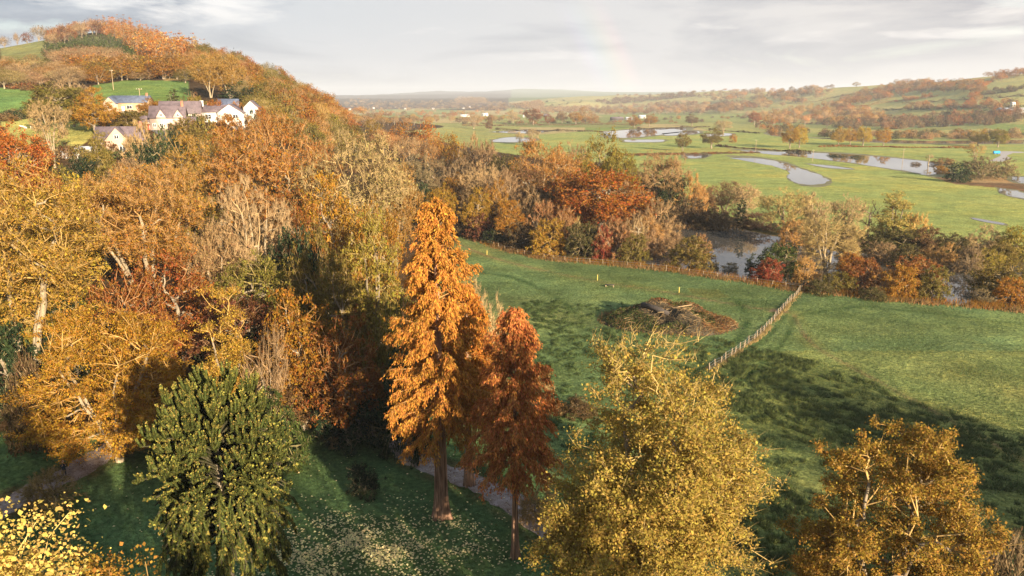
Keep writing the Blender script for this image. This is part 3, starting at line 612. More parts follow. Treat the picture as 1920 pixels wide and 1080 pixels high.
# grass blades of the park lawn and the near pasture
def grass(name, poly, n_, h, r, col, dens=None):
    xs = np.array([p[0] for p in poly]); ys = np.array([p[1] for p in poly]); X = rng.uniform(xs.min(), xs.max(), n_ * 2); Y = rng.uniform(ys.min(), ys.max(), n_ * 2); k = inpoly(X, Y, poly); X, Y = X[k][:n_], Y[k][:n_]
    if dens is not None: k = rng.random(len(X)) < dens(X, Y); X, Y = X[k], Y[k]
    pd = np.minimum(polydist(X, Y, PATH1), polydist(X, Y, PATH2)) > 1.35; X, Y = X[pd], Y[pd]
    A = np.stack([X, Y, terrain(X, Y) - .02], 1); D = rv(len(X)) * .7; D[:, 2] = .9; g = Geo(); g.spikes(A, D * h * rng.uniform(.5, 1.4, (len(X), 1)), r, 0)
    return tag(obj(name, g.mesh(name, [M_leaf]), None, col), kind='stuff')
grass('lawn_grass', [(-26, 38), (-50, 62), (-40, 82), (-24, 90), (-9, 90), (6, 70), (12, 44), (4, 38)], 90000, .16, .03, (.074, .128, .050))
grass('meadow_grass', [(-9, 92), (-14, 170), (30, 185), (70, 150), (75, 60), (30, 50), (6, 74)], 110000, .22, .045, (.115, .165, .06), lambda x, y: .35 + .65 * (vn(x, y, 3.1, 3) > 0))
def tussocks(n_, poly, h, col):
    X = rng.uniform(min(p[0] for p in poly), max(p[0] for p in poly), n_ * 3); Y = rng.uniform(min(p[1] for p in poly), max(p[1] for p in poly), n_ * 3); k = inpoly(X, Y, poly) & (rng.random(n_ * 3) < .25 + .75 * (vn(X, Y, 5, 4) > .05)); X, Y = X[k][:n_], Y[k][:n_]
    nb = 42; r_ = np.repeat(rng.uniform(.2, .75, len(X)), nb); a = rng.random(len(r_)) * 6.283; q = np.sqrt(rng.random(len(r_))) * r_; P = np.stack([np.repeat(X, nb) + q * np.cos(a), np.repeat(Y, nb) + q * np.sin(a)], 1); A = np.concatenate([P, terrain(P[:, 0], P[:, 1])[:, None] - .02], 1); D = np.stack([np.cos(a) * .55, np.sin(a) * .55, np.full(len(a), .8)], 1) + rv(len(a)) * .25; g = Geo(); g.spikes(A, D * (h * (.5 + r_[:, None]) * rng.uniform(.6, 1.3, (len(a), 1))), .05, 0); return tag(obj('tussock_grass', g.mesh('tussock_grass', [M_leaf]), None, col), kind='stuff')
tussocks(1500, [(12, 62), (30, 128), (46, 112), (62, 80), (50, 56), (34, 52)], .5, (.115, .145, .052))
tussocks(500, [(-8, 95), (2, 150), (24, 150), (22, 100), (8, 80)], .4, (.10, .145, .052))
# fallen leaves under the park trees
k = 7500; cx = rng.normal(0, 1, k); cyy = rng.normal(0, 1, k); base = np.array(G(660, 1035)); P = np.stack([base[0] + cx * 6.2 + .25 * cyy, base[1] + .3 + cyy * 3.2], 1)
k2 = 900; P = np.concatenate([P, np.stack([rng.uniform(-40, 6, k2), rng.uniform(50, 82, k2)], 1)]); gate = rng.random(len(P)) < .22 + .78 * np.clip(vn(P[:, 0], P[:, 1], .9, 5) + .4, 0, 1); P = P[gate]
Q = np.concatenate([P, (terrain(P[:, 0], P[:, 1]) + .13)[:, None]], 1); g = Geo(); Nn = rv(len(Q)) * .4; Nn[:, 2] = 1; g.leaves(Q, rv(len(Q)) * np.array([1, 1, .2]), Nn, .22 * rng.uniform(.6, 1.4, len(Q)), .8)
tag(obj('fallen_leaves', g.mesh('fallen_leaves', [M_leaf]), None, (.85, .72, .38)), kind='stuff')
k = 2200; ti = rng.integers(0, len(PATH1), k); base = np.concatenate([PATH1, PATH2]); P = base[rng.integers(0, len(base), k)] + rng.normal(size=(k, 2)) * 1.5; Q = np.concatenate([P, (terrain(P[:, 0], P[:, 1]) + .07)[:, None]], 1); g = Geo(); Nn = rv(k) * .3; Nn[:, 2] = 1
g.leaves(Q, rv(k) * np.array([1, 1, .2]), Nn, .15 * rng.uniform(.6, 1.4, k), .8); tag(obj('fallen_leaves', g.mesh('path_leaves', [M_leaf]), None, (.13, .062, .03)), kind='stuff')

# ------------------------------------------------------------------ the monkey puzzle
def monkey_puzzle(x, y, H, Wd):
    z = tz(x, y); o = thing('monkey_puzzle_tree', 'dome shaped dark green monkey puzzle tree with rope like branches on the lawn', 'tree', (x, y, z))
    g = Geo(); zz_ = np.linspace(-.6, H * .9, 16); g.prisms(np.stack([zz_ * 0, zz_ * 0, zz_], 1)[:-1], np.stack([zz_ * 0, zz_ * 0, zz_], 1)[1:], np.linspace(.5, .1, 16)[:-1], np.linspace(.5, .1, 16)[1:], 10)
    obj('trunk', g.mesh('monkey_puzzle_trunk', [M_bark], True), o)
    g = Geo(); curves = []; nb = 210; zc = H * .60; Rz = H - .6 - zc
    for i in range(nb):
        sn = -1.02 + 2.0 * (i + .5) / nb; a = i * 2.399 + rng.normal() * .2
        if sn >= 0: Rr = Wd / 2 * math.sqrt(max(.012, 1 - sn * sn)); zt = zc + Rz * sn
        else: Rr = Wd / 2 * (1 + .34 * sn + .08 * math.sin(3 * a + 1)); zt = zc + 7.4 * sn * (1 + .10 * math.sin(2 * a))
        k = rng.uniform(.82, 1.05); Rr *= k; h0 = zt - 1.2 - 2.2 * max(sn, 0) if sn > 0 else zt + 2.6 * min(1, -sn * 1.6) - 1.2 * (1 + sn) * .6
        h0 = min(h0, H * .88); s = np.linspace(0, 1, 9); bul = 1.3 * np.sin(np.pi * s) * (1 if sn < .5 else .3)
        c = np.stack([np.cos(a) * Rr * s, np.sin(a) * Rr * s, h0 + (zt - h0) * s ** (1.6 if sn < 0 else .8) + bul * (.9 if sn < 0 else .4)], 1); g.prisms(c[:-1], c[1:], np.linspace(.085, .05, 9)[:-1], np.linspace(.085, .05, 9)[1:], 5, 1)
        curves.append((c[:8], .13)); m_ = int(9 + 13 * Rr / (Wd / 2))
        for q in range(m_):
            s0 = rng.uniform(.42, 1.0); b0 = np.array([np.interp(s0, s, c[:, k2]) for k2 in range(3)]); side = 1 if q % 2 else -1
            ln = rng.uniform(.65, 1.1) * (1.0 if sn > -.1 else rng.uniform(1, 1.6)); aa = a + side * rng.uniform(.1, 1.7); u = np.linspace(0, 1, 6)
            up = np.interp(sn, [-1, -.4, .1, .5, 1], [-2.3, -1.7, -.5, .75, 1.3]) + rng.normal() * .35; ou = np.interp(sn, [-1, 0, 1], [.15, .42, .40])
            curves.append((b0 + np.stack([np.cos(aa) * ln * u * ou, np.sin(aa) * ln * u * ou, up * ln * .6 * u ** 1.2 + .42 * u ** 2.2], 1), .18))
    A, B = [], []; LP, LT, LN, tipm = [], [], [], []
    for c, r_ in curves:
        A.append(c[:-1]); B.append(c[1:]); L = np.linalg.norm(np.diff(c, axis=0), axis=1).sum(); k = int(L * 36); s = rng.uniform(.22 if L > 2.2 else 0, 1, k); q = np.linspace(0, 1, len(c))
        p = np.stack([np.interp(s, q, c[:, j]) for j in range(3)], 1); tdir = np.stack([np.interp(s, q, np.gradient(c[:, j])) for j in range(3)], 1); tdir /= np.linalg.norm(tdir, axis=1, keepdims=True) + 1e-9
        rad_ = rv(k); rad_ -= tdir * (rad_ * tdir).sum(1, keepdims=True); rad_ /= np.linalg.norm(rad_, axis=1, keepdims=True) + 1e-9
        LP.append(p + rad_ * r_ * .5); LT.append(tdir * .85 + rad_ * .55); LN.append(rad_); tipm.append(s > .80)
    A = np.concatenate(A); B = np.concatenate(B); g.prisms(A, B, .075, .07, 5, 0)
    LP, LT, LN, tm = map(np.concatenate, (LP, LT, LN, tipm))
    g.leaves(LP[~tm], LT[~tm], LN[~tm], .19 * rng.uniform(.8, 1.3, (~tm).sum()), .55, 0, .03); g.leaves(LP[tm], LT[tm], LN[tm], .2, .65, 2, .03)
    m2 = leaf_mat('young_scale_leaf', alt=(.20, .10, .04), altf=.5, trans=.1)
    for nd in m2.node_tree.nodes:
        if nd.type == 'OBJECT_INFO':
            rgb = m2.node_tree.nodes.new('ShaderNodeRGB'); rgb.outputs[0].default_value = (.25, .235, .05, 1)
            for l in list(m2.node_tree.links):
                if l.from_node == nd: m2.node_tree.links.new(rgb.outputs[0], l.to_socket)
    obj('crown', g.mesh('monkey_puzzle_crown', [M_scale, M_dkbark, m2]), o, (.056, .060, .016))
monkey_puzzle(-20.6, 51, 20.2, 10.6)

# ------------------------------------------------------------------ dawn redwoods
def redwood(x, y, H, Wd, zlo, col, label, nbr=130, nlv=30000, base=.75, seed=0, alt=None):
    z = tz(x, y); o = thing('dawn_redwood_tree', label, 'tree', (x, y, z), rng.uniform(0, 6), 'dawn redwoods by the path')
    g = Geo(); m_ = 26; hs = np.concatenate([[-.4], np.linspace(0, 4, 9), np.linspace(4.8, H * .985, m_ - 10)]); k = 22; an = np.arange(k) * 2 * np.pi / k; V = []
    for h in hs:
        r_ = base * ((1 - h / H) ** .8 * .62 + .24 * math.exp(-max(h, 0) / 1.1)) + .015; fl = (.07 + .34 * math.exp(-max(h, 0) / 3.5)) * (h < H * .5)
        rr = r_ * (1 + fl * np.sin(an * 7 + .25 * h) * .8 + fl * .4 * np.sin(an * 3 + 1)); V.append(np.stack([np.cos(an) * rr, np.sin(an) * rr, np.full(k, h)], 1))
    V = np.concatenate(V); a, b = np.meshgrid(np.arange(m_ - 0 - 1), np.arange(k), indexing='ij'); b2 = (b + 1) % k; F = np.stack([a * k + b, a * k + b2, (a + 1) * k + b2, (a + 1) * k + b], -1).reshape(-1, 4); g.add(V, F); obj('trunk', g.mesh('redwood_trunk', [M_red], True), o)
    g = Geo(); SP, SD = [], []
    ph = rng.uniform(0, 6.28, 3)
    for i in range(nbr):
        t = (i + rng.random()) / nbr; h0 = zlo + (H - zlo) * t; a = i * 2.399 + rng.normal() * .25
        R0 = Wd / 2 * (min(1, (t + .12) / .22) ** .6) * (1 - t) ** .62 * (.82 + .2 * math.sin(3 * a + ph[0] + t * 9) + .12 * math.sin(t * 26 + ph[1])) * rng.uniform(.8, 1.15) + .15
        rise = np.interp(t, [0, .3, .8, 1], [-.05, .22, .6, 1.1]) * R0; s = np.linspace(0, 1, 7)
        c = np.stack([np.cos(a) * R0 * s, np.sin(a) * R0 * s, h0 + rise * s - .18 * R0 * s ** 2.2 * (1 - t)], 1) + np.cumsum(rng.normal(size=(7, 3)) * .05, 0)
        g.prisms(c[:-1], c[1:], np.linspace(.055, .018, 7)[:-1], np.linspace(.055, .018, 7)[1:], 4, 1)
        ns = int(5 + R0 * 6.0)
        for q in range(ns):
            s0 = rng.uniform(.22, 1.0) ** .8; b0 = np.array([np.interp(s0, s, c[:, j]) for j in range(3)]); sd_ = 1 if q % 2 else -1; aa = a + sd_ * rng.uniform(.2, 1.1); ln = rng.uniform(.5, 1.15) * (.55 + .45 * (1 - t))
            d_ = np.array([math.cos(aa), math.sin(aa), -.35 - .5 * (1 - t) + rng.normal() * .2]) * ln; SP.append(b0); SD.append(d_)
    SP, SD = np.array(SP), np.array(SD); g.spikes(SP, SD, .016, 1)
    k = rng.integers(0, len(SP), nlv); u = rng.random((nlv, 1)); P = SP[k] + SD[k] * u; P[:, 2] -= .32 * u[:, 0] ** 2; P += rng.normal(size=(nlv, 3)) * .09
    T = SD[k] / (np.linalg.norm(SD[k], axis=1, keepdims=True)) + rv(nlv) * .55; T[:, 2] -= .7; ow = P * np.array([1, 1, 0]); ow /= np.linalg.norm(ow, axis=1, keepdims=True) + 1e-6
    g.leaves(P, T, ow * .6 + rv(nlv) * .8 + np.array([0, 0, .4]), .25 * rng.uniform(.6, 1.4, nlv), .34, 0, .03)
    obj('crown', g.mesh('redwood_crown', [M_needle, M_twig]), o, col)
redwood(-6.6, 67.2, 29.6, 10.8, 8.6, (.45, .195, .038), 'tall golden orange dawn redwood with a fluted flared trunk beside the path', 190, 90000, .98)
redwood(-4.4, 73.5, 20.6, 8.6, 7.4, (.38, .145, .026), 'orange dawn redwood crowded behind the taller golden one', 130, 50000, .6)
redwood(.25, 60.4, 21.8, 8.8, 8.4, (.46, .165, .05), 'shorter rust red dawn redwood with a slender bare lower trunk', 140, 64000, .42)

# ------------------------------------------------------------------ other big single trees of the park
def solo(p, x, y, col, name, label, cat='tree', rz=0., z=None):
    o = thing(name, label, cat, (x, y, tz(x, y) if z is None else z), rz); obj('trunk', p['trunk'], o, col); obj('crown', p['crown'], o, col); return o
solo(make_tree('lime', 24.2, 12.8, 'oak', 2.0, .78, 1900, 54, 1.0, 190000, .135, twigs=3600, tlen=1.3, twr=.018, stems=3, rbase=.42, limb_spread=.4, patch=.07, tip=.028, lsig=.30, upright=.35, wid=.75), 9.2, 46.5, (.37, .265, .06), 'lime_tree', 'large yellow leaved tree with bare twiggy top between red redwood and meadow')
solo(make_tree('field_maple', 17.4, 11.6, 'oak', 1.5, .6, 1200, 22, .85, 120000, .135, twigs=700, tlen=1.1, twr=.022, stems=3, rbase=.34, limb_spread=.45, lsig=.28, wid=.7), 25.6, 47.5, (.33, .20, .04), 'field_maple_tree', 'rounded amber leaved tree near the lower right corner with pale inner branches')
solo(make_tree('maple', 24.6, 6.0, 'oak', 6, .6, 500, 30, .8, 34000, .15, twigs=300, tlen=.8, twr=.015, lsig=.6, wid=.95, tip=.02), -22.4, 29, (.64, .47, .13), 'maple_tree', 'bright lemon yellow maple cut off by the lower left corner')
solo(make_tree('maple', 16.6, 5.4, 'oak', 4, .6, 420, 30, .8, 24000, .15, twigs=500, tlen=.8, twr=.016, lsig=.6, wid=.8), -20.6, 34.5, (.36, .20, .035), 'maple_tree', 'low orange yellow maple between lower left maple and monkey puzzle')
solo(make_tree('golden_maple', 17.5, 15.0, 'oak', 1.2, .62, 1300, 44, 1.0, 80000, .16, twigs=2200, tlen=1.1, twr=.022, stems=5, bark=M_pale, rbase=.36, limb_spread=.6, flat=True, tip=.03, lsig=.36), -41.5, 77, (.42, .22, .028), 'maple_tree', 'spreading golden orange maple with many pale stems above the left path')
solo(make_tree('yellow_maple', 17.5, 9.6, 'cone', 1.2, .7, 800, 34, .9, 46000, .16, twigs=900, tlen=1.0, twr=.022, stems=3, rbase=.25, limb_spread=.3, flat=True, lsig=.36), -31.5, 83, (.46, .28, .045), 'maple_tree', 'pointed yellow topped maple directly behind the monkey puzzle')
solo(make_tree('big_beech', 25.0, 18.5, 'spread', 11, .72, 1500, 44, 1.1, 42000, .19, twigs=16000, tlen=1.2, twr=.019, stems=5, bark=M_pale, rbase=.55, limb_spread=.55, lsig=.42, tip=.026, pw=.44, split=.10), -50.8, 107, (.36, .175, .035), 'beech_tree', 'half bare copper beech with a thick pale forked trunk behind the golden maple')
solo(make_tree('edge_beech', 29, 21, 'spread', 11, .66, 1400, 56, 1.2, 46000, .21, twigs=7500, tlen=1.2, twr=.02, stems=5, bark=M_pale, rbase=.7, limb_spread=.55, lsig=.45, tip=.03, pw=.44, flat=True, split=.10), -55.5, 85, (.40, .24, .04), 'beech_tree', 'big golden beech at the left edge with a tall pale grey trunk')

# ------------------------------------------------------------------ woods of the near left slope
NEARWOOD = [
 (110, 318, 113, 165, 'oak', 'LEMON', 'sycamore_tree', 'lemon yellow round crown behind the big golden beech at the left edge'),
 (70, 470, 97, 190, 'oak', 'YELGRN', 'sycamore_tree', 'yellow green tree under the big golden beech at the left edge'),
 (15, 590, 84, 150, 'bush', 'DKGREEN', 'yew_tree', 'dark evergreen thicket tree behind the tall pale grey trunk'),
 (120, 570, 90, 130, 'bush', 'DKGREEN', 'yew_tree', 'dark green tree between the pale grey trunk and the golden maple'),
 (12, 690, 88, 150, 'bush', 'DKBROWN', 'shrub', 'dark brown undergrowth shrub at left edge above the path'),
 (100, 765, 88, 150, 'bush', 'DKGREEN', 'shrub', 'low dark green shrub between left edge and golden maple'),
 (470, 335, 119, 130, 'bare', 'PINKTAN', 'poplar_tree', 'tall bare pinkish tree with upright twigs beside the copper beech'),
 (395, 245, 160, 170, 'beech', 'GOLD', 'beech_tree', 'golden half bare beech just below the houses'),
 (500, 222, 152, 215, 'beech', 'AMBER', 'beech_tree', 'broad russet beech rising in front of the white bungalow'),
 (655, 240, 150, 210, 'beech', 'STRAW', 'beech_tree', 'half bare beech with twisting pale limbs above the olive trees'),
 (735, 300, 166, 100, 'beech', 'AMBER', 'beech_tree', 'narrow amber beech at the wood edge above the golden redwood'),
 (585, 268, 178, 120, 'beech', 'ORANGE', 'beech_tree', 'orange beech filling the gap between two large half bare beeches'),
 (340, 335, 140, 120, 'oak', 'OLIVE', 'oak_tree', 'olive oak squeezed between copper beech and russet beech'),
 (395, 410, 116, 110, 'beech', 'TAN', 'ash_tree', 'thin leaved ash with leaning pale stems right of the copper beech'),
 (600, 425, 101, 130, 'oak', 'OLIVE', 'oak_tree', 'olive green rounded oak above the bare fan shaped shrub'),
 (692, 396, 97, 130, 'poplar', 'YELGRN', 'hornbeam_tree', 'tall yellow olive tree immediately left of the golden redwood'),
 (555, 545, 87, 165, 'oak', 'AMBER', 'cherry_tree', 'amber orange tree in the middle of the wood behind the lawn'),
 (640, 590, 83, 140, 'oak', 'RUST', 'cherry_tree', 'rust red tree beside the golden redwood above dark evergreen'),
 (430, 530, 93, 150, 'oak', 'MAROON', 'copper_beech_tree', 'dark maroon tree behind the pointed yellow maple'),
 (330, 480, 99, 170, 'oak', 'RUST', 'beech_tree', 'low rust brown beech below the thick pale fork'),
 (230, 500, 92, 150, 'oak', 'RUST', 'beech_tree', 'small copper beech top just above the golden maple'),
 (485, 462, 106, 150, 'oak', 'OLIVE', 'oak_tree', 'olive oak under the bare pinkish tree'),
 (545, 400, 116, 110, 'bush', 'DKGREEN', 'holly_tree', 'dark holly between bare pinkish tree and olive oak'),
 (440, 620, 92, 140, 'bush', 'DKGREEN', 'holly_tree', 'dark evergreen in the shade between maroon tree and bare shrub'),
 (735, 560, 88, 120, 'bush', 'OLIVE', 'holly_tree', 'olive green shrubby tree half hidden behind the golden redwood'),
 (668, 705, 84, 150, 'bush', 'DKGREEN', 'yew_tree', 'broad dark yew standing at the bend of the right path'),
 (590, 690, 86, 120, 'oak', 'BROWN', 'cherry_tree', 'brown lower crown between the dark yew and the bare shrub'),
 (498, 625, 81, 80, 'fan', 'BROWN', 'shrub', 'bare fan shaped shrub with pale upright stems'),
 (508, 718, 76, 105, 'bush', 'GREEN', 'shrub', 'green leafy shrub just right of the monkey puzzle'),
 (680, 866, 71.5, 58, 'bush', (.016, .030, .018), 'shrub', 'small dark round shrub alone on the lawn'),
 (628, 822, 82, 18, 'scrub', 'STRAW', 'shrub', 'tiny dry straw coloured shrub on the lawn'),
 (92, 880, 68, 95, 'scrub', 'OLIVE', 'shrub', 'sparse twiggy shrub beside the person on the path'),
 (908, 528, 103, 95, 'scrub', 'STRAW', 'hawthorn_tree', 'pale bare bushy tree between golden and red redwoods'),
 (1010, 700, 90, 60, 'scrub', 'TAN', 'shrub', 'small tan twiggy shrub right of the red redwood'),
 (1085, 745, 92, 70, 'bush', 'DKBROWN', 'shrub', 'low brown bramble left of the large yellow tree'),
 (1010, 900, 66, 70, 'scrub', 'STRAW', 'shrub', 'dry straw shrub beside the path behind red redwood trunk'),
 (1912, 1000, 46, 130, 'scrub', 'DKBROWN', 'shrub', 'brown bare shrub cut by the lower right corner'),
 (620, 330, 132, 120, 'oak', 'GOLD', 'oak_tree', 'golden oak under the twisting pale limbs'),
 (555, 350, 128, 110, 'oak', 'RUST', 'beech_tree', 'slender rust beech in front of the broad russet beech'),
 (700, 360, 118, 90, 'oak', 'AMBER', 'oak_tree', 'small amber oak top above the yellow olive tree'),
 (640, 480, 95, 100, 'oak', 'OLIVE', 'oak_tree', 'dull olive tree between olive oak and golden redwood'),
 (250, 300, 150, 120, 'beech', 'PINKTAN', 'beech_tree', 'bare pinkish beech top below the cream gabled house'),
 (180, 320, 135, 120, 'oak', 'AMBER', 'oak_tree', 'amber oak between lemon sycamore and copper beech'),
 (40, 640, 78, 90, 'bush', 'DKBROWN', 'shrub', 'dark shrub at the foot of the tall pale grey trunk'),
 (760, 640, 80, 90, 'bush', 'DKGREEN', 'holly_tree', 'dark holly behind the lower golden redwood branches'),
]
for a in NEARWOOD: plant_px(*a, cat='shrub' if a[6] == 'shrub' else 'tree')

# ------------------------------------------------------------------ village gardens on the left slope
VILLAGE = [
 (12, 222, 150, 115, 'oak', 'ORANGE', 'beech_tree', 'rust orange beech at the left edge beside the lower field'),
 (62, 290, 150, 90, 'bush', 'RUST', 'shrub', 'rusty shrub between orange beech and lower field'),
 (85, 178, 196, 62, 'bare', 'TAN', 'birch_tree', 'thin pale bare tree standing before the lime field'),
 (105, 150, 240, 110, 'oak', 'OLIVE', 'lime_tree', 'broad olive gold tree behind the thin pale bare tree'),
 (170, 165, 236, 72, 'oak', 'GOLD', 'lime_tree', 'golden rounded tree beside the long low house'),
 (128, 146, 252, 62, 'bare', 'PINKTAN', 'birch_tree', 'pale pink bare tree top among the golden trees'),
 (178, 245, 192, 55, 'poplar', 'YELGRN', 'shrub', 'yellow green garden shrub left of the cream gabled house'),
 (268, 230, 196, 78, 'scrub', 'TAN', 'shrub', 'tan twiggy garden shrub in front of cream house right end'),
 (300, 256, 180, 66, 'bush', 'DKGREEN', 'shrub', 'dark evergreen shrub right of the cream gabled house'),
 (255, 272, 178, 60, 'bush', 'DKGREEN', 'shrub', 'dark hedge like shrub below the tan garden shrub'),
 (200, 285, 176, 90, 'bush', 'OLIVE', 'shrub', 'olive hedge shrub below the cream gabled house'),
 (140, 290, 170, 80, 'bush', 'DKGREEN', 'shrub', 'dark green shrub below the lime field'),
 (90, 300, 160, 90, 'bush', 'OLIVE', 'shrub', 'olive shrub on the bank below the lime field'),
 (322, 160, 300, 34, 'spruce', 'DKOLIVE', 'fir_tree', 'dark conifer standing at the corner of the upper green field'),
 (280, 183, 272, 42, 'oak', 'AMBER', 'apple_tree', 'russet garden tree right of the long low house'),
 (240, 208, 246, 60, 'bush', 'OLIVE', 'shrub', 'olive shrubs in front of the long low house'),
 (355, 170, 292, 40, 'farbush', 'BROWN', 'shrub', 'brown shrub between conifer and white bungalow'),
 (370, 178, 278, 34, 'bush', 'YELGRN', 'shrub', 'yellow green bush between the pink house and white bungalow'),
 (352, 222, 232, 62, 'bush', 'OLIVE', 'shrub', 'olive hedge shrub right of the pink gabled house'),
 (328, 230, 224, 34, 'bush', 'DKGREEN', 'shrub', 'dark clipped bush on the corner of the lane'),
 (302, 232, 226, 40, 'farbush', 'GREEN', 'shrub', 'green verge bush below the pink gabled house'),
 (402, 188, 267, 42, 'bush', 'ORANGE', 'shrub', 'orange bush rising behind the white bungalow roof'),
 (440, 184, 269, 34, 'bush', 'AMBER', 'shrub', 'amber bush behind the white bungalow gable'),
 (493, 196, 262, 30, 'bush', 'ORANGE', 'shrub', 'round orange bush right of the white bungalow'),
 (474, 203, 258, 20, 'farbush', 'DKGREEN', 'shrub', 'small dark bush at the white bungalow corner'),
 (452, 140, 340, 55, 'spruce', 'DKGREEN', 'spruce_tree', 'dark spruce behind the slate roofed rear house'),
 (430, 150, 330, 45, 'spruce', 'DKGREEN', 'spruce_tree', 'dark spruce in the shade of the twin golden beeches'),
 (470, 165, 315, 45, 'bush', 'DKGREEN', 'holly_tree', 'dark holly right of the slate roofed rear house'),
 (388, 98, 350, 68, 'beech', 'GOLD', 'beech_tree', 'left of the twin tall golden beeches above the houses'),
 (425, 104, 354, 62, 'beech', 'GOLD', 'beech_tree', 'right of the twin tall golden beeches above the houses'),
 (305, 106, 430, 82, 'midoak', 'AMBER', 'oak_tree', 'wide amber oak above the upper green field'),
 (262, 135, 420, 50, 'midoak', 'TAN', 'oak_tree', 'tan oak on the top hedge of the upper green field'),
 (345, 125, 410, 45, 'midoak', 'OLIVE', 'oak_tree', 'olive oak beside the twin golden beeches'),
 (420, 215, 240, 70, 'bush', 'AMBER', 'shrub', 'amber hedge shrub below the white bungalow'),
 (380, 214, 240, 50, 'farbush', 'OLIVE', 'shrub', 'olive hedge shrub below the left wing of the white bungalow'),
 (465, 212, 246, 50, 'bush', 'TAN', 'shrub', 'tan hedge shrub under the small right gable'),
 (30, 252, 172, 20, 'farbush', 'OLIVE', 'shrub', 'small olive shrub at the edge of the lime field'),
 (120, 268, 205, 26, 'farbush', 'BROWN', 'shrub', 'small brown shrub beside the white shed'),
]
for a in VILLAGE: plant_px(*a, cat='shrub' if a[6] == 'shrub' else 'tree')

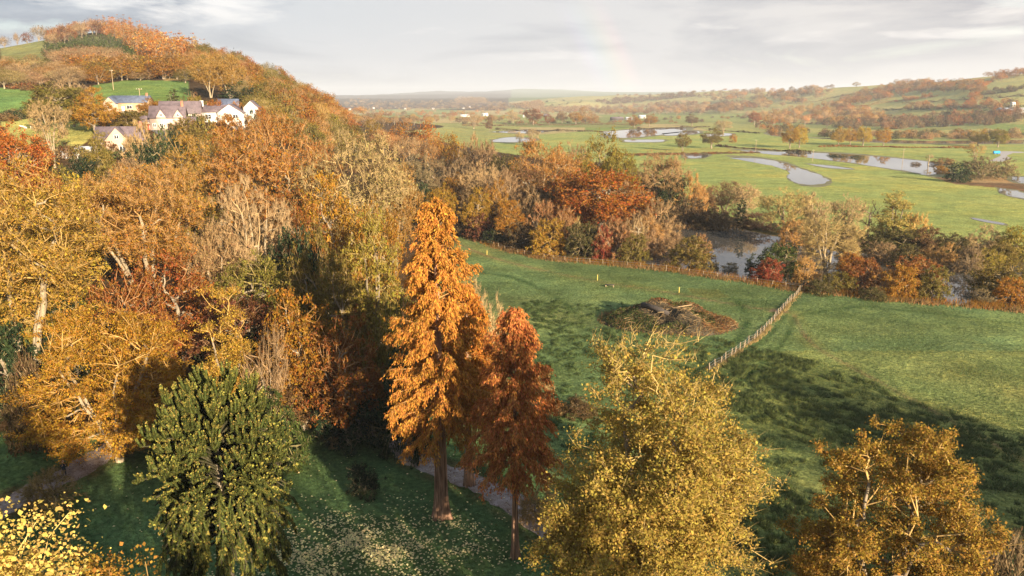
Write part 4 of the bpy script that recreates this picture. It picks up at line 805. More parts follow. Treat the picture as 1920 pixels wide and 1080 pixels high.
# ------------------------------------------------------------------ river woods, middle of the valley
MIDWOOD = [
 (1125, 243, 268, 92, 'oak', 'YELGRN', 'oak_tree', 'tallest yellow green oak in the middle wood, in front of the flooded field'),
 (1165, 275, 258, 70, 'oak', 'YELGRN', 'oak_tree', 'yellow green oak shoulder right of the tallest oak'),
 (1075, 262, 276, 62, 'bare', 'TAN', 'ash_tree', 'bare tan ash left of the tallest yellow green oak'),
 (1015, 264, 258, 130, 'beech', 'AMBER', 'oak_tree', 'broad amber half bare oak in the middle wood'),
 (1130, 302, 216, 185, 'oak', 'ORANGE', 'oak_tree', 'largest orange oak in the middle wood'),
 (1080, 330, 222, 100, 'oak', 'ORANGE', 'oak_tree', 'orange oak left of the largest orange oak'),
 (1192, 345, 214, 90, 'scrub', 'TAN', 'willow_tree', 'tan bushy willow right of the largest orange oak'),
 (1235, 372, 206, 76, 'scrub', 'TAN', 'willow_tree', 'rounded tan willow at the left end of the open river'),
 (1212, 405, 201, 70, 'scrub', 'AMBER', 'willow_tree', 'amber willow above the left river bank'),
 (1250, 410, 205, 60, 'scrub', 'BROWN', 'willow_tree', 'brown willow leaning over the left end of the river'),
 (985, 300, 245, 90, 'oak', 'BROWN', 'oak_tree', 'brown oak below the broad amber oak'),
 (945, 318, 235, 70, 'bare', 'BROWN', 'ash_tree', 'bare brown ash left of the brown oak'),
 (902, 300, 246, 80, 'bare', 'TAN', 'ash_tree', 'bare tan ash clump in the middle wood'),
 (825, 340, 222, 62, 'oak', 'GOLD', 'oak_tree', 'golden oak standing just above the golden redwood top'),
 (893, 352, 222, 52, 'oak', 'GOLD', 'maple_tree', 'small golden maple below the bare tan ash clump'),
 (932, 335, 226, 52, 'oak', 'AMBER', 'maple_tree', 'small amber maple right of the small golden maple'),
 (855, 320, 255, 52, 'oak', 'AMBER', 'oak_tree', 'amber oak top above the golden oak'),
 (958, 378, 213, 58, 'oak', 'AMBER', 'maple_tree', 'amber maple above the pasture corner'),
 (990, 352, 222, 70, 'scrub', 'BROWN', 'alder_tree', 'brown twiggy alder left of the largest orange oak'),
 (1015, 375, 212, 60, 'scrub', 'RUST', 'alder_tree', 'rusty twiggy alder below the brown oak'),
 (785, 290, 330, 90, 'scrub', 'DKOLIVE', 'willow_tree', 'dark olive willow scrub at the foot of the slope'),
 (830, 298, 305, 90, 'scrub', 'BROWN', 'willow_tree', 'brown willow scrub right of the dark olive willow'),
 (780, 318, 285, 80, 'scrub', 'DKOLIVE', 'willow_tree', 'lower dark willow scrub above the golden redwood'),
 (865, 300, 290, 70, 'scrub', 'DKBROWN', 'willow_tree', 'dark brown willow scrub in front of amber trees'),
 (750, 335, 250, 60, 'bush', 'DKGREEN', 'holly_tree', 'dark holly at the wood edge above the golden redwood'),
 (790, 345, 240, 60, 'bush', 'DKGREEN', 'holly_tree', 'dark evergreen left of the golden oak'),
 (755, 222, 430, 62, 'midoak', 'AMBER', 'oak_tree', 'amber oak behind the willow scrub'),
 (800, 222, 415, 58, 'midoak', 'ORANGE', 'oak_tree', 'orange oak right of the amber oak behind the scrub'),
 (718, 240, 400, 62, 'midbeech', 'ORANGE', 'beech_tree', 'orange beech at the foot of the wooded spur'),
 (765, 252, 380, 70, 'midbeech', 'TAN', 'beech_tree', 'tan beech in front of the two orange oaks'),
 (820, 250, 372, 60, 'midbeech', 'AMBER', 'beech_tree', 'amber beech in front of the orange oak'),
 (700, 222, 480, 40, 'midoak', 'GOLD', 'oak_tree', 'golden oak beside the far bend of the river'),
 (850, 245, 366, 52, 'midoak', 'GOLD', 'oak_tree', 'golden oak at the right end of the orange trees'),
 (882, 252, 346, 50, 'scrub', 'TAN', 'willow_tree', 'tan willow scrub beside the far green field'),
 (915, 262, 332, 60, 'scrub', 'BROWN', 'willow_tree', 'brown willow scrub below the far pool'),
 (880, 278, 320, 70, 'bush', 'DKBROWN', 'hawthorn_tree', 'dark brown thorn thicket below the willow scrub'),
 (940, 285, 295, 70, 'bush', 'DKOLIVE', 'hawthorn_tree', 'dark olive thorn thicket left of the broad amber oak'),
 (690, 270, 400, 50, 'midbeech', 'TAN', 'beech_tree', 'tan beech overhanging the far bend of the river'),
 (680, 245, 470, 30, 'midoak', 'DKGREEN', 'alder_tree', 'dark alder on the far river bend'),
 (862, 408, 228, 50, 'scrub', 'DKBROWN', 'alder_tree', 'dark brown alder beside the small patch of river'),
 (900, 400, 220, 52, 'bush', 'MAROON', 'hawthorn_tree', 'maroon thorn right of the small patch of river'),
 (930, 420, 214, 44, 'bush', 'DKGREEN', 'hawthorn_tree', 'dark green thorn on the pasture fence'),
 (975, 415, 207, 60, 'bush', 'DKBROWN', 'hawthorn_tree', 'dark brown thorn on the pasture fence'),
 (1030, 412, 198, 72, 'bush', 'GOLD', 'hazel_tree', 'golden hazel on the pasture fence'),
 (1062, 390, 206, 62, 'scrub', 'RUST', 'alder_tree', 'rusty alder behind the golden hazel'),
 (1098, 416, 195, 70, 'bush', 'DKOLIVE', 'hawthorn_tree', 'dark olive thorn right of the golden hazel'),
 (1130, 425, 192, 32, 'bush', 'RED', 'spindle_tree', 'narrow red leaved bush on the pasture fence'),
 (1155, 412, 193, 72, 'scrub', 'RUST', 'hawthorn_tree', 'pinkish rust thorn on the pasture fence'),
 (1185, 400, 198, 62, 'scrub', 'BROWN', 'hawthorn_tree', 'brown thorn beside the dead pale snag'),
 (1190, 440, 188, 52, 'bush', 'OLIVE', 'hawthorn_tree', 'olive thorn at the left end of the open river'),
 (1222, 430, 196, 56, 'scrub', 'BROWN', 'willow_tree', 'low brown willow at the water edge'),
 (1197, 408, 190, 30, 'snag', 'STRAW', 'dead_tree', 'pale dead snag with a broken forked top'),
 (1082, 405, 197, 20, 'snag', 'YELGRN', 'dead_tree', 'small pale snag in front of the largest orange oak'),
 (1040, 340, 232, 80, 'oak', 'BROWN', 'oak_tree', 'brown oak hidden between orange and amber oaks'),
 (920, 375, 225, 50, 'scrub', 'DKBROWN', 'alder_tree', 'dark alder below the small amber maple'),
 (865, 372, 232, 50, 'scrub', 'BROWN', 'alder_tree', 'brown alder right of the golden oak'),
]
for a in MIDWOOD: plant_px(*a)

# ------------------------------------------------------------------ trees along the open river
RIVER = [
 (1248, 284, 266, 92, 'beech', 'TAN', 'alder_tree', 'round tan alder standing against the bright green field'),
 (1225, 320, 272, 56, 'bush', 'DKGREEN', 'holly_tree', 'dark ivy clad thicket below the round tan alder'),
 (1262, 330, 262, 56, 'bush', 'DKGREEN', 'holly_tree', 'second dark ivy clad thicket below the round tan alder'),
 (1298, 330, 258, 62, 'scrub', 'AMBER', 'willow_tree', 'amber willow right of the round tan alder'),
 (1322, 352, 30+250, 50, 'scrub', 'RUST', 'willow_tree', 'rusty willow above the dark river reflection'),
 (1362, 338, 20+244, 70, 'beech', 'BROWN', 'ash_tree', 'brown ash on the far river bank'),
 (1400, 342, 18+240, 62, 'bare', 'STRAW', 'ash_tree', 'pale bare ash with ivy on the far river bank'),
 (1392, 372, 240, 24, 'ivy', 'DKGREEN', 'ivy_clad_trunk', 'dark ivy clad trunk below the pale bare ash'),
 (1290, 372, 242, 66, 'bush', 'DKBROWN', 'hawthorn_tree', 'dark brown thorn on far bank above the river left end'),
 (1335, 382, 240, 72, 'bush', 'DKBROWN', 'hawthorn_tree', 'dark thorn on far bank below the rusty willow'),
 (1380, 392, 240, 72, 'scrub', 'DKBROWN', 'hawthorn_tree', 'dark thorn on far bank below the brown ash'),
 (1424, 398, 240, 62, 'scrub', 'MAROON', 'hawthorn_tree', 'maroon tinged thorn on far bank below the pale bare ash'),
 (1478, 350, 213, 92, 'bare', 'MOSS', 'willow_tree', 'yellow bare crack willow on the far bank'),
 (1530, 362, 210, 62, 'bare', 'STRAW', 'willow_tree', 'straw coloured bare willow next to the yellow willow'),
 (1490, 410, 206, 60, 'scrub', 'AMBER', 'willow_tree', 'amber willow foot below the yellow bare willow'),
 (1532, 398, 207, 62, 'scrub', 'BROWN', 'hawthorn_tree', 'brown thorn between the two bare willows'),
 (1592, 362, 211, 56, 'bare', 'STRAW', 'ash_tree', 'bare ash above the dark ivy column'),
 (1590, 395, 210, 30, 'ivy', 'DKGREEN', 'ivy_clad_trunk', 'dark ivy column on the far bank'),
 (1632, 378, 211, 46, 'snag', 'BROWN', 'ash_tree', 'thin bare branched ash right of the ivy column'),
 (1688, 358, 207, 84, 'poplar', (.42, .33, .09), 'willow_tree', 'pale lemon feathery willow, brightest on the far bank'),
 (1722, 398, 204, 50, 'scrub', 'LEMON', 'willow_tree', 'small lemon willow at the right foot of pale lemon willow'),
 (1640, 420, 203, 72, 'bush', 'DKOLIVE', 'hawthorn_tree', 'dark olive thorn below the thin bare ash'),
 (1690, 428, 201, 72, 'bush', 'DKOLIVE', 'hawthorn_tree', 'dark olive thorn below the pale lemon willow'),
 (1745, 428, 199, 72, 'bush', 'BROWN', 'hawthorn_tree', 'brown thorn right of the small lemon willow'),
 (1790, 432, 196, 62, 'bush', 'DKOLIVE', 'hawthorn_tree', 'dark thorn left of the straw willow at right'),
 (1848, 424, 196, 72, 'scrub', 'STRAW', 'willow_tree', 'straw coloured round willow near the right edge'),
 (1900, 425, 192, 62, 'bush', 'YELGRN', 'hazel_tree', 'yellow green hazel at the right edge of the far bank'),
 (1885, 448, 186, 50, 'bush', 'OLIVE', 'hawthorn_tree', 'olive thorn below the straw willow'),
 (1600, 425, 204, 56, 'scrub', 'DKBROWN', 'hawthorn_tree', 'dark brown thorn at the foot of the ivy column'),
 (1302, 446, 184, 86, 'bush', 'OLIVE', 'hazel_tree', 'round olive hazel on the near bank in front of the river'),
 (1318, 440, 187, 46, 'scrub', 'RUST', 'hawthorn_tree', 'pinkish twiggy thorn behind the round olive hazel'),
 (1462, 450, 173, 74, 'bush', 'GREEN', 'hazel_tree', 'round green hazel on the near bank'),
 (1442, 486, 167, 56, 'bush', 'RED', 'spindle_tree', 'bright red spindle bush in front of the round green hazel'),
 (1408, 480, 172, 20, 'ivy', 'DKGREEN', 'ivy_clad_trunk', 'narrow dark ivy post left of the red spindle'),
 (1558, 398, 170, 112, 'bare', 'MOSS', 'willow_tree', 'big spreading bare willow with mossy yellow limbs over the river'),
 (1512, 480, 166, 44, 'scrub', 'GOLD', 'hawthorn_tree', 'golden thorn between red spindle and big mossy willow'),
 (1575, 505, 160, 54, 'bush', 'OLIVE', 'hawthorn_tree', 'olive thorn under the big mossy willow'),
 (1622, 482, 161, 68, 'bush', 'RUST', 'hawthorn_tree', 'rust thorn right of the big mossy willow'),
 (1655, 505, 157, 54, 'scrub', 'ORANGE', 'hawthorn_tree', 'orange twiggy thorn in front of rust thorn'),
 (1722, 472, 160, 92, 'bush', 'RUST', 'hawthorn_tree', 'large rust and green thorn on the near bank'),
 (1690, 495, 154, 60, 'bush', 'GOLD', 'hazel_tree', 'golden hazel in front of the large rust thorn'),
 (1755, 500, 153, 56, 'bush', 'OLIVE', 'hawthorn_tree', 'olive thorn beside the bright gap of water'),
 (1885, 482, 156, 92, 'bush', 'OLIVE', 'hazel_tree', 'large olive hazel on the near bank at the right edge'),
 (1905, 520, 148, 60, 'bush', 'GOLD', 'hawthorn_tree', 'golden thorn below the large olive hazel'),
 (1845, 540, 149, 40, 'scrub', 'DKOLIVE', 'hawthorn_tree', 'dark dead branched thorn leaning over the bright water'),
 (1640, 535, 151, 50, 'bush', 'DKOLIVE', 'hawthorn_tree', 'low dark thorn behind the pasture fence'),
 (1540, 525, 156, 50, 'bush', 'DKOLIVE', 'hawthorn_tree', 'low dark thorn at the end of the diagonal fence'),
 (1655, 452, 187, 60, 'scrub', 'BROWN', 'hawthorn_tree', 'brown thorn standing in the flooded river right of the mossy willow'),
 (1708, 458, 181, 58, 'bush', 'DKOLIVE', 'hawthorn_tree', 'dark olive thorn standing in the flooded river behind large rust thorn'),
 (1768, 455, 184, 62, 'scrub', 'AMBER', 'hawthorn_tree', 'amber thorn standing in the flooded river above bright water gap'),
 (1822, 462, 175, 50, 'scrub', 'DKBROWN', 'hawthorn_tree', 'dark brown thorn standing in the flooded river near right edge'),
 (1858, 462, 178, 52, 'bush', 'YELGRN', 'hazel_tree', 'yellow green hazel in the river left of the large olive hazel'),
 (1598, 470, 172, 46, 'bush', 'AMBER', 'hazel_tree', 'amber hazel between big mossy willow and rust thorn'),
 (1370, 492, 178, 30, 'scrub', 'DKOLIVE', 'hawthorn_tree', 'small leafless thorn in front of bright water'),
]
for a in RIVER: plant_px(*a)

# ------------------------------------------------------------------ field trees of the flooded valley
FIELD = [
 (1282, 245, G(1282, 283)[1], 26, 'oak', 'OLIVE', 'ash_tree', 'slender olive ash left of the lone oak in the wet field'),
 (1336, 238, G(1336, 278)[1], 36, 'oak', 'OLIVE', 'oak_tree', 'lone rounded olive oak in the wet field'),
 (1357, 223, G(1357, 252)[1], 34, 'bare', 'STRAW', 'poplar_tree', 'pale bare tree behind the lone rounded oak'),
 (1375, 252, G(1375, 267)[1], 16, 'farbush', 'AMBER', 'shrub', 'small round amber bush in the wet field'),
 (1484, 234, G(1484, 278)[1], 30, 'oak', 'GOLD', 'oak_tree', 'left half of the golden oak pair beside the river strip'),
 (1502, 234, G(1502, 277)[1], 30, 'oak', 'LEMON', 'oak_tree', 'right half of the golden oak pair beside the river strip'),
 (1575, 237, G(1575, 273)[1], 26, 'oak', 'LEMON', 'maple_tree', 'first yellow tree of the row of four'),
 (1597, 237, G(1597, 273)[1], 22, 'oak', 'GOLD', 'maple_tree', 'second and narrowest tree of the yellow row of four'),
 (1622, 234, G(1622, 273)[1], 30, 'oak', 'LEMON', 'maple_tree', 'third and broadest tree of the yellow row of four'),
 (1660, 239, G(1660, 273)[1], 27, 'oak', 'GOLD', 'maple_tree', 'last tree at right of the yellow row of four'),
 (1838, 241, G(1838, 274)[1], 31, 'oak', 'LEMON', 'oak_tree', 'yellow oak left of the ivy trunked oak near the blue tank'),
 (1876, 239, G(1876, 276)[1], 33, 'oak', 'YELGRN', 'oak_tree', 'yellow oak on a dark ivy trunk near the blue tank'),
 (1660, 218, G(1660, 243)[1], 14, 'poplar', 'PINKTAN', 'poplar_tree', 'narrow pinkish poplar behind the yellow row'),
 (1298, 213, G(1298, 236)[1], 22, 'oak', 'BROWN', 'oak_tree', 'small round brown oak alone by the far hedge'),
 (1416, 208, G(1416, 234)[1], 24, 'oak', 'RUST', 'oak_tree', 'round rust oak on the far hedge'),
 (1190, 216, G(1190, 240)[1], 25, 'oak', 'AMBER', 'oak_tree', 'round amber oak beside the far barns'),
 (1219, 213, G(1219, 237)[1], 24, 'oak', 'AMBER', 'oak_tree', 'round amber oak right of the far barns'),
 (1000, 201, G(1000, 234)[1], 34, 'oak', 'RUST', 'oak_tree', 'tall rust oak in the far tree row'),
 (1030, 214, G(1030, 234)[1], 18, 'oak', 'RUST', 'oak_tree', 'small rust oak below the far tree row'),
 (1054, 208, G(1054, 231)[1], 20, 'oak', 'BROWN', 'oak_tree', 'brown oak in the far tree row'),
 (1080, 208, G(1080, 233)[1], 26, 'oak', 'GOLD', 'oak_tree', 'golden oak in the far tree row'),
 (1098, 198, G(1098, 232)[1], 30, 'midoak', 'TAN', 'oak_tree', 'tall tan oak at the right end of the far tree row'),
 (1112, 213, G(1112, 233)[1], 24, 'midoak', 'AMBER', 'oak_tree', 'low amber oak at the right end of the far tree row'),
 (962, 206, G(962, 231)[1], 20, 'bare', 'STRAW', 'ash_tree', 'pale bare ash left of the tall rust oak'),
 (918, 214, G(918, 245)[1], 14, 'poplar', 'BROWN', 'poplar_tree', 'slim brown tree alone in the far green field'),
 (888, 212, G(888, 242)[1], 28, 'bare', 'PINKTAN', 'birch_tree', 'pale bare tree at the edge of the far green field'),
 (1000, 240, G(1000, 273)[1], 22, 'bare', 'STRAW', 'birch_tree', 'pale bare tree by the far pool'),
 (975, 246, G(975, 270)[1], 18, 'bare', 'STRAW', 'birch_tree', 'smaller pale bare tree by the far pool'),
 (1743, 288, G(1743, 309)[1], 20, 'snag', 'STRAW', 'alder_tree', 'thin bare alder on the flooded bank'),
 (1748, 302, G(1748, 308)[1], 16, 'farbush', 'BROWN', 'shrub', 'brown bush at the foot of the thin bare alder'),
 (1772, 294, G(1772, 309)[1], 32, 'bush', 'TAN', 'shrub', 'round tan bush left of the dark thicket'),
 (1768, 310, G(1768, 326)[1], 26, 'bush', 'GOLD', 'shrub', 'golden bush at the end of the flood'),
 (1800, 306, G(1800, 341)[1], 40, 'bush', 'DKGREEN', 'hawthorn_tree', 'dark green thorn at the left end of the dark thicket'),
 (1845, 294, G(1845, 335)[1], 70, 'scrub', 'DKOLIVE', 'hawthorn_tree', 'broad dark olive thicket in the marsh'),
 (1880, 296, G(1880, 333)[1], 50, 'scrub', 'DKOLIVE', 'hawthorn_tree', 'right half of the dark olive thicket'),
 (1832, 268, G(1832, 300)[1], 34, 'bare', 'LEMON', 'willow_tree', 'yellow bare willow behind the dark thicket'),
 (1575, 289, G(1575, 293.5)[1], 36, 'farbush', 'DKGREEN', 'shrub', 'low dark bramble island in the flood'),
 (1608, 292, G(1608, 295.5)[1], 26, 'farbush', 'DKGREEN', 'shrub', 'second low dark bramble island in the flood'),
 (1717, 303, G(1717, 309)[1], 18, 'farbush', 'DKBROWN', 'shrub', 'round brown bush standing in the flood'),
]
for a in FIELD: plant_px(*a, cat='shrub' if a[6] == 'shrub' else 'tree')

# trees standing on the crest of the left hill
def crest(px, hpx, wpx, proto, col, name, label, p0=55, p1=135, y1=2000.):
    for py in np.arange(p0, p1, .5):
        wx, wy = hit(px, py, 250., y1)
        if not np.isnan(wx[0]): break
    f = wy[0] * 1.0 / FPX; plant(proto, float(wx[0]), float(wy[0]), hpx * f * 1.12, wpx * f, col, name, label, z=tz(wx[0], wy[0]) - .14 * hpx * f)
crest(9, 22, 24, 'farbare', 'DKBROWN', 'pine_tree', 'leftmost dark tree on the hill skyline'); crest(33, 24, 11, 'farbare', 'BROWN', 'pine_tree', 'narrow tree second from left on the hill skyline'); crest(51, 22, 20, 'faroak', 'MAROON', 'pine_tree', 'round brown tree third from left on the hill skyline')
crest(73, 31, 25, 'farbare', 'DKBROWN', 'ash_tree', 'tall bare tree fourth from left on the hill skyline'); crest(1740, 12, 14, 'farbare', 'TAN', 'ash_tree', 'lone bare tree on the right skyline field', 120, 180, 4000.); crest(1560, 8, 10, 'faroak', 'BROWN', 'oak_tree', 'tiny dark tree on the right skyline', 140, 190, 4000.)
crest(96, 24, 24, 'farbare', 'BROWN', 'ash_tree', 'bare tree at the left end of the skyline wood')

# ------------------------------------------------------------------ woods too far to place one by one: still a tree each
SHADE = {'PINE': 'grey green', 'GOLD': 'golden', 'AMBER': 'amber', 'RUST': 'rust brown', 'ORANGE': 'orange', 'OLIVE': 'olive green', 'DKOLIVE': 'dark olive', 'BROWN': 'brown', 'DKBROWN': 'dark brown', 'TAN': 'tan', 'PINKTAN': 'pinkish tan', 'DKGREEN': 'dark green', 'GREEN': 'green', 'YELGRN': 'yellow green', 'STRAW': 'straw pale', 'LEMON': 'yellow', 'MAROON': 'maroon', 'RED': 'red'}
def scatter(poly, n_, protos, cols, hh, ww, name, place, group, y0=60., y1=9000., sep=3.5, cat='tree'):
    poly = np.array(poly, float); lo, hi = poly.min(0), poly.max(0); X = rng.uniform(lo[0], hi[0], n_ * 14); Y = rng.uniform(lo[1], hi[1], n_ * 14); k = inpoly(X, Y, poly); X, Y = X[k], Y[k]; keep = []
    for i in range(len(X)):
        if len(keep) >= n_: break
        if all((X[i] - X[j]) ** 2 + ((Y[i] - Y[j]) * 2.2) ** 2 > sep * sep for j in keep): keep.append(i)
    wx, wy = hit(X[keep], Y[keep], y0, y1)
    for i, (a, b) in enumerate(zip(wx, wy)):
        if np.isnan(a): continue
        col = cols[int(rng.integers(len(cols)))]; pr = protos[int(rng.integers(len(protos)))]; h_ = rng.uniform(*hh); w_ = rng.uniform(*ww) * (h_ / np.mean(hh)) ** .5
        size = 'tall' if h_ > hh[0] + .66 * (hh[1] - hh[0]) else 'small' if h_ < hh[0] + .33 * (hh[1] - hh[0]) else 'middling'
        px_ = X[keep[i]]; lr = 'left end' if px_ < lo[0] + .33 * (hi[0] - lo[0]) else 'right end' if px_ > lo[0] + .67 * (hi[0] - lo[0]) else 'middle'
        plant(pr, float(a), float(b), h_, w_, col, name, f"{size} {SHADE[col]} {name.split('_')[0]}, {lr} of {place}", cat, group)
W = scatter
W([(355, 108), (400, 112), (470, 128), (540, 155), (600, 195), (640, 238), (655, 262), (560, 262), (500, 215), (455, 195), (440, 150), (365, 150)], 190, ['midoak', 'midoak', 'midbeech'], ['AMBER', 'ORANGE', 'OLIVE', 'RUST', 'GOLD', 'AMBER', 'OLIVE', 'RUST'], (10, 16), (9, 14), 'woodland_tree', 'the steep wooded spur behind white bungalow', 'oaks of the wooded spur', 250, 1200, 9)
W([(400, 120), (520, 145), (600, 200), (630, 240), (560, 220), (470, 150)], 14, ['spruce'], ['DKGREEN', 'DKOLIVE'], (11, 16), (7, 9), 'pine_tree', 'the steep wooded spur', 'pines of the wooded spur', 300, 1200, 12)
W([(470, 205), (560, 240), (650, 270), (700, 300), (560, 300), (480, 240)], 40, ['midoak', 'midbeech'], ['OLIVE', 'AMBER', 'YELGRN', 'OLIVE'], (9, 14), (9, 13), 'ash_tree', 'the wood right of white bungalow', 'ashes of the lower spur', 200, 900, 14)
W([(175, 62), (225, 52), (300, 76), (395, 102), (345, 142), (290, 142), (250, 118), (235, 90)], 250, ['larch'], ['ORANGE', 'RUST', 'ORANGE', 'AMBER', 'TAN'], (14, 20), (7, 9.5), 'larch_tree', 'the larches on the hilltop', 'larches of the hilltop', 300, 1500, 5.5)
W([(85, 106), (150, 84), (205, 78), (235, 92), (268, 122), (244, 128), (215, 112), (150, 110), (100, 116)], 130, ['spruce'], ['GREEN', 'PINE', 'PINE', 'GREEN'], (9, 13), (6.5, 8.5), 'spruce_tree', 'the spruce belt below hilltop larches', 'spruces of the hill', 300, 1500, 4.5)
W([(232, 72), (295, 92), (290, 104), (240, 92)], 24, ['spruce'], ['PINE', 'GREEN', 'PINE'], (11, 15), (6.5, 8.5), 'spruce_tree', 'the spruce strip among the hilltop larches', 'spruces of the hill', 300, 1500, 6)
W([(100, 122), (160, 112), (235, 118), (238, 132), (120, 134)], 60, ['farbare'], ['BROWN', 'MAROON', 'BROWN', 'RUST'], (8, 11), (10, 14), 'birch_tree', 'the leafless wood under spruce belt', 'birches of the brown wood', 300, 1500, 6.5)
W([(135, 140), (235, 138), (350, 128), (355, 150), (250, 150), (180, 160)], 50, ['midoak', 'faroak'], ['AMBER', 'GOLD', 'OLIVE', 'AMBER', 'TAN'], (9, 12), (12, 16), 'hillside_tree', 'the oak belt above the upper green field', 'oaks of the hill belt', 250, 900, 10)
W([(0, 136), (80, 134), (170, 142), (175, 165), (60, 168), (0, 168)], 44, ['midbeech', 'midoak', 'farbare'], ['TAN', 'TAN', 'OLIVE', 'AMBER', 'PINKTAN'], (7, 10), (10, 14), 'ash_tree', 'the tan wood below hill skyline trees', 'ashes of the left wood', 250, 900, 10)
W([(86, 88), (140, 70), (180, 58), (185, 66), (140, 80), (90, 94)], 26, ['farbare', 'faroak'], ['BROWN', 'RUST', 'MAROON'], (12, 18), (10, 13), 'ash_tree', 'the skyline wood left of the hilltop', 'ashes of the skyline wood', 300, 1500, 6)
W([(150, 198), (360, 205), (480, 225), (470, 244), (330, 300), (100, 305), (110, 285), (185, 285), (250, 282), (280, 250)], 40, ['farbush'], ['OLIVE', 'AMBER', 'DKGREEN', 'BROWN', 'GREEN'], (2, 4), (3, 6), 'shrub', 'the gardens among hillside houses', 'garden shrubs', 100, 500, 9, 'shrub')
W([(0, 160), (62, 165), (62, 172), (0, 166)], 12, ['farbush'], ['BROWN', 'RUST'], (2.5, 4), (5, 7), 'hawthorn_shrub', 'the hedge over the left green field', 'hedge shrubs of the left fields', 150, 700, 5, 'shrub')
W([(0, 218), (62, 218), (180, 222), (180, 228), (60, 226), (0, 227)], 22, ['farbush'], ['OLIVE', 'BROWN', 'DKGREEN'], (2, 3), (4, 6), 'hawthorn_shrub', 'the hedge between the two left fields', 'hedge shrubs of the left fields', 150, 700, 5, 'shrub')
W([(300, 300), (650, 310), (740, 400), (640, 470), (380, 470), (300, 420)], 34, ['bush', 'scrub'], ['DKGREEN', 'OLIVE', 'BROWN', 'DKBROWN'], (4, 8), (6, 9), 'holly_shrub', 'the understorey of the beech wood', 'understorey of the beech wood', 90, 400, 22, 'shrub')
# right hill
HB = 'the belt of trees on the right hillside'
W([(1100, 206), (1300, 194), (1330, 202), (1420, 192), (1480, 202), (1330, 216), (1120, 216)], 170, ['faroak', 'farbare', 'faroak'], ['BROWN', 'TAN', 'AMBER', 'RUST', 'BROWN'], (15, 22), (18, 26), 'ash_tree', 'the long wood below right hill', 'ashes at the foot of the right hill', 600, 5000, 4.2)
W([(1300, 182), (1500, 163), (1560, 178), (1500, 197), (1440, 188), (1340, 192)], 120, ['faroak', 'farbare', 'faroak'], ['AMBER', 'TAN', 'BROWN', 'ORANGE', 'BROWN'], (14, 20), (16, 24), 'birch_tree', 'the upper wood on the right hill', 'birches of the upper right hill', 600, 5000, 4.6)
W([(1540, 204), (1640, 168), (1740, 153), (1750, 166), (1660, 188), (1580, 208)], 84, ['faroak'], ['ORANGE', 'AMBER', 'TAN', 'BROWN'], (13, 18), (14, 20), 'elm_tree', 'the slanting belt on right hill', 'elms of the slanting belt', 600, 5000, 5)
W([(1680, 158), (1840, 160), (1850, 174), (1690, 176)], 56, ['faroak'], ['ORANGE', 'AMBER', 'BROWN', 'AMBER', 'TAN'], (12, 17), (14, 20), 'oak_tree', 'the orange wood below right skyline', 'oaks of the right hill', 600, 5000, 7)
W([(1700, 200), (1820, 197), (1900, 197), (1920, 202), (1850, 208), (1700, 208)], 34, ['faroak', 'farbush'], ['AMBER', 'DKBROWN', 'TAN', 'ORANGE'], (8, 13), (10, 15), 'hawthorn_tree', 'the hedge below the pale hill fields', 'thorns of the right hill', 600, 5000, 7)
W([(1812, 205), (1825, 170), (1836, 165), (1842, 180), (1830, 205)], 16, ['faroak'], ['ORANGE', 'AMBER', 'TAN'], (10, 14), (10, 14), 'hawthorn_tree', 'the hedge climbing between pale fields', 'thorns of the right hill', 600, 5000, 5)
W([(1690, 188), (1760, 178), (1765, 181), (1700, 194)], 9, ['faroak'], ['ORANGE', 'AMBER'], (8, 11), (9, 12), 'hawthorn_tree', 'the short hedge on right hill', 'thorns of the right hill', 600, 5000, 6)
W([(1400, 218), (1560, 200), (1620, 208), (1665, 232), (1500, 236), (1420, 236)], 120, ['faroak', 'farbare', 'faroak'], ['TAN', 'AMBER', 'GOLD', 'ORANGE', 'AMBER'], (12, 18), (13, 18), 'maple_tree', 'the golden wood beyond the flood', 'maples beyond the flood', 500, 4000, 6)
W([(1540, 234), (1660, 226), (1760, 222), (1920, 212), (1920, 232), (1700, 242), (1560, 244)], 110, ['faroak', 'farbush'], ['BROWN', 'DKBROWN', 'DKOLIVE', 'BROWN', 'RUST'], (9, 14), (11, 16), 'alder_tree', 'the dark wood behind yellow row', 'alders behind the yellow row', 400, 3000, 8)
W([(1520, 254), (1620, 250), (1800, 252), (1920, 248), (1920, 262), (1700, 262), (1540, 258)], 85, ['farbush'], ['OLIVE', 'TAN', 'AMBER', 'BROWN', 'DKOLIVE'], (4, 8), (8, 12), 'willow_shrub', 'the low scrub behind yellow row', 'scrub behind the yellow row', 300, 2500, 6, 'shrub')
W([(1415, 238), (1500, 240), (1520, 250), (1440, 250)], 24, ['farbush', 'faroak'], ['BROWN', 'AMBER', 'DKOLIVE'], (5, 9), (8, 12), 'willow_shrub', 'the scrub left of the golden oak pair', 'scrub behind the yellow row', 300, 2500, 7, 'shrub')
W([(1862, 146), (1925, 136), (1935, 146), (1870, 154)], 14, ['faroak'], ['RUST', 'BROWN', 'ORANGE', 'AMBER'], (13, 18), (14, 20), 'oak_tree', 'the skyline clump at the right edge', 'oaks of the right skyline', 600, 5000, 8)
W([(1150, 180), (1330, 168), (1560, 158), (1860, 138), (1860, 146), (1560, 166), (1330, 176), (1150, 187)], 90, ['faroak', 'faroak', 'farbare'], ['BROWN', 'AMBER', 'ORANGE', 'TAN'], (9, 15), (14, 22), 'hawthorn_tree', 'the right skyline hedge', 'thorns of the right skyline', 600, 6000, 8)
W([(1840, 176), (1920, 164), (1920, 168), (1845, 181)], 12, ['farbush'], ['DKBROWN', 'DKOLIVE'], (5, 7), (9, 13), 'hawthorn_shrub', 'the dark hedge between pale fields', 'hedges of the right hill', 600, 5000, 5, 'shrub')
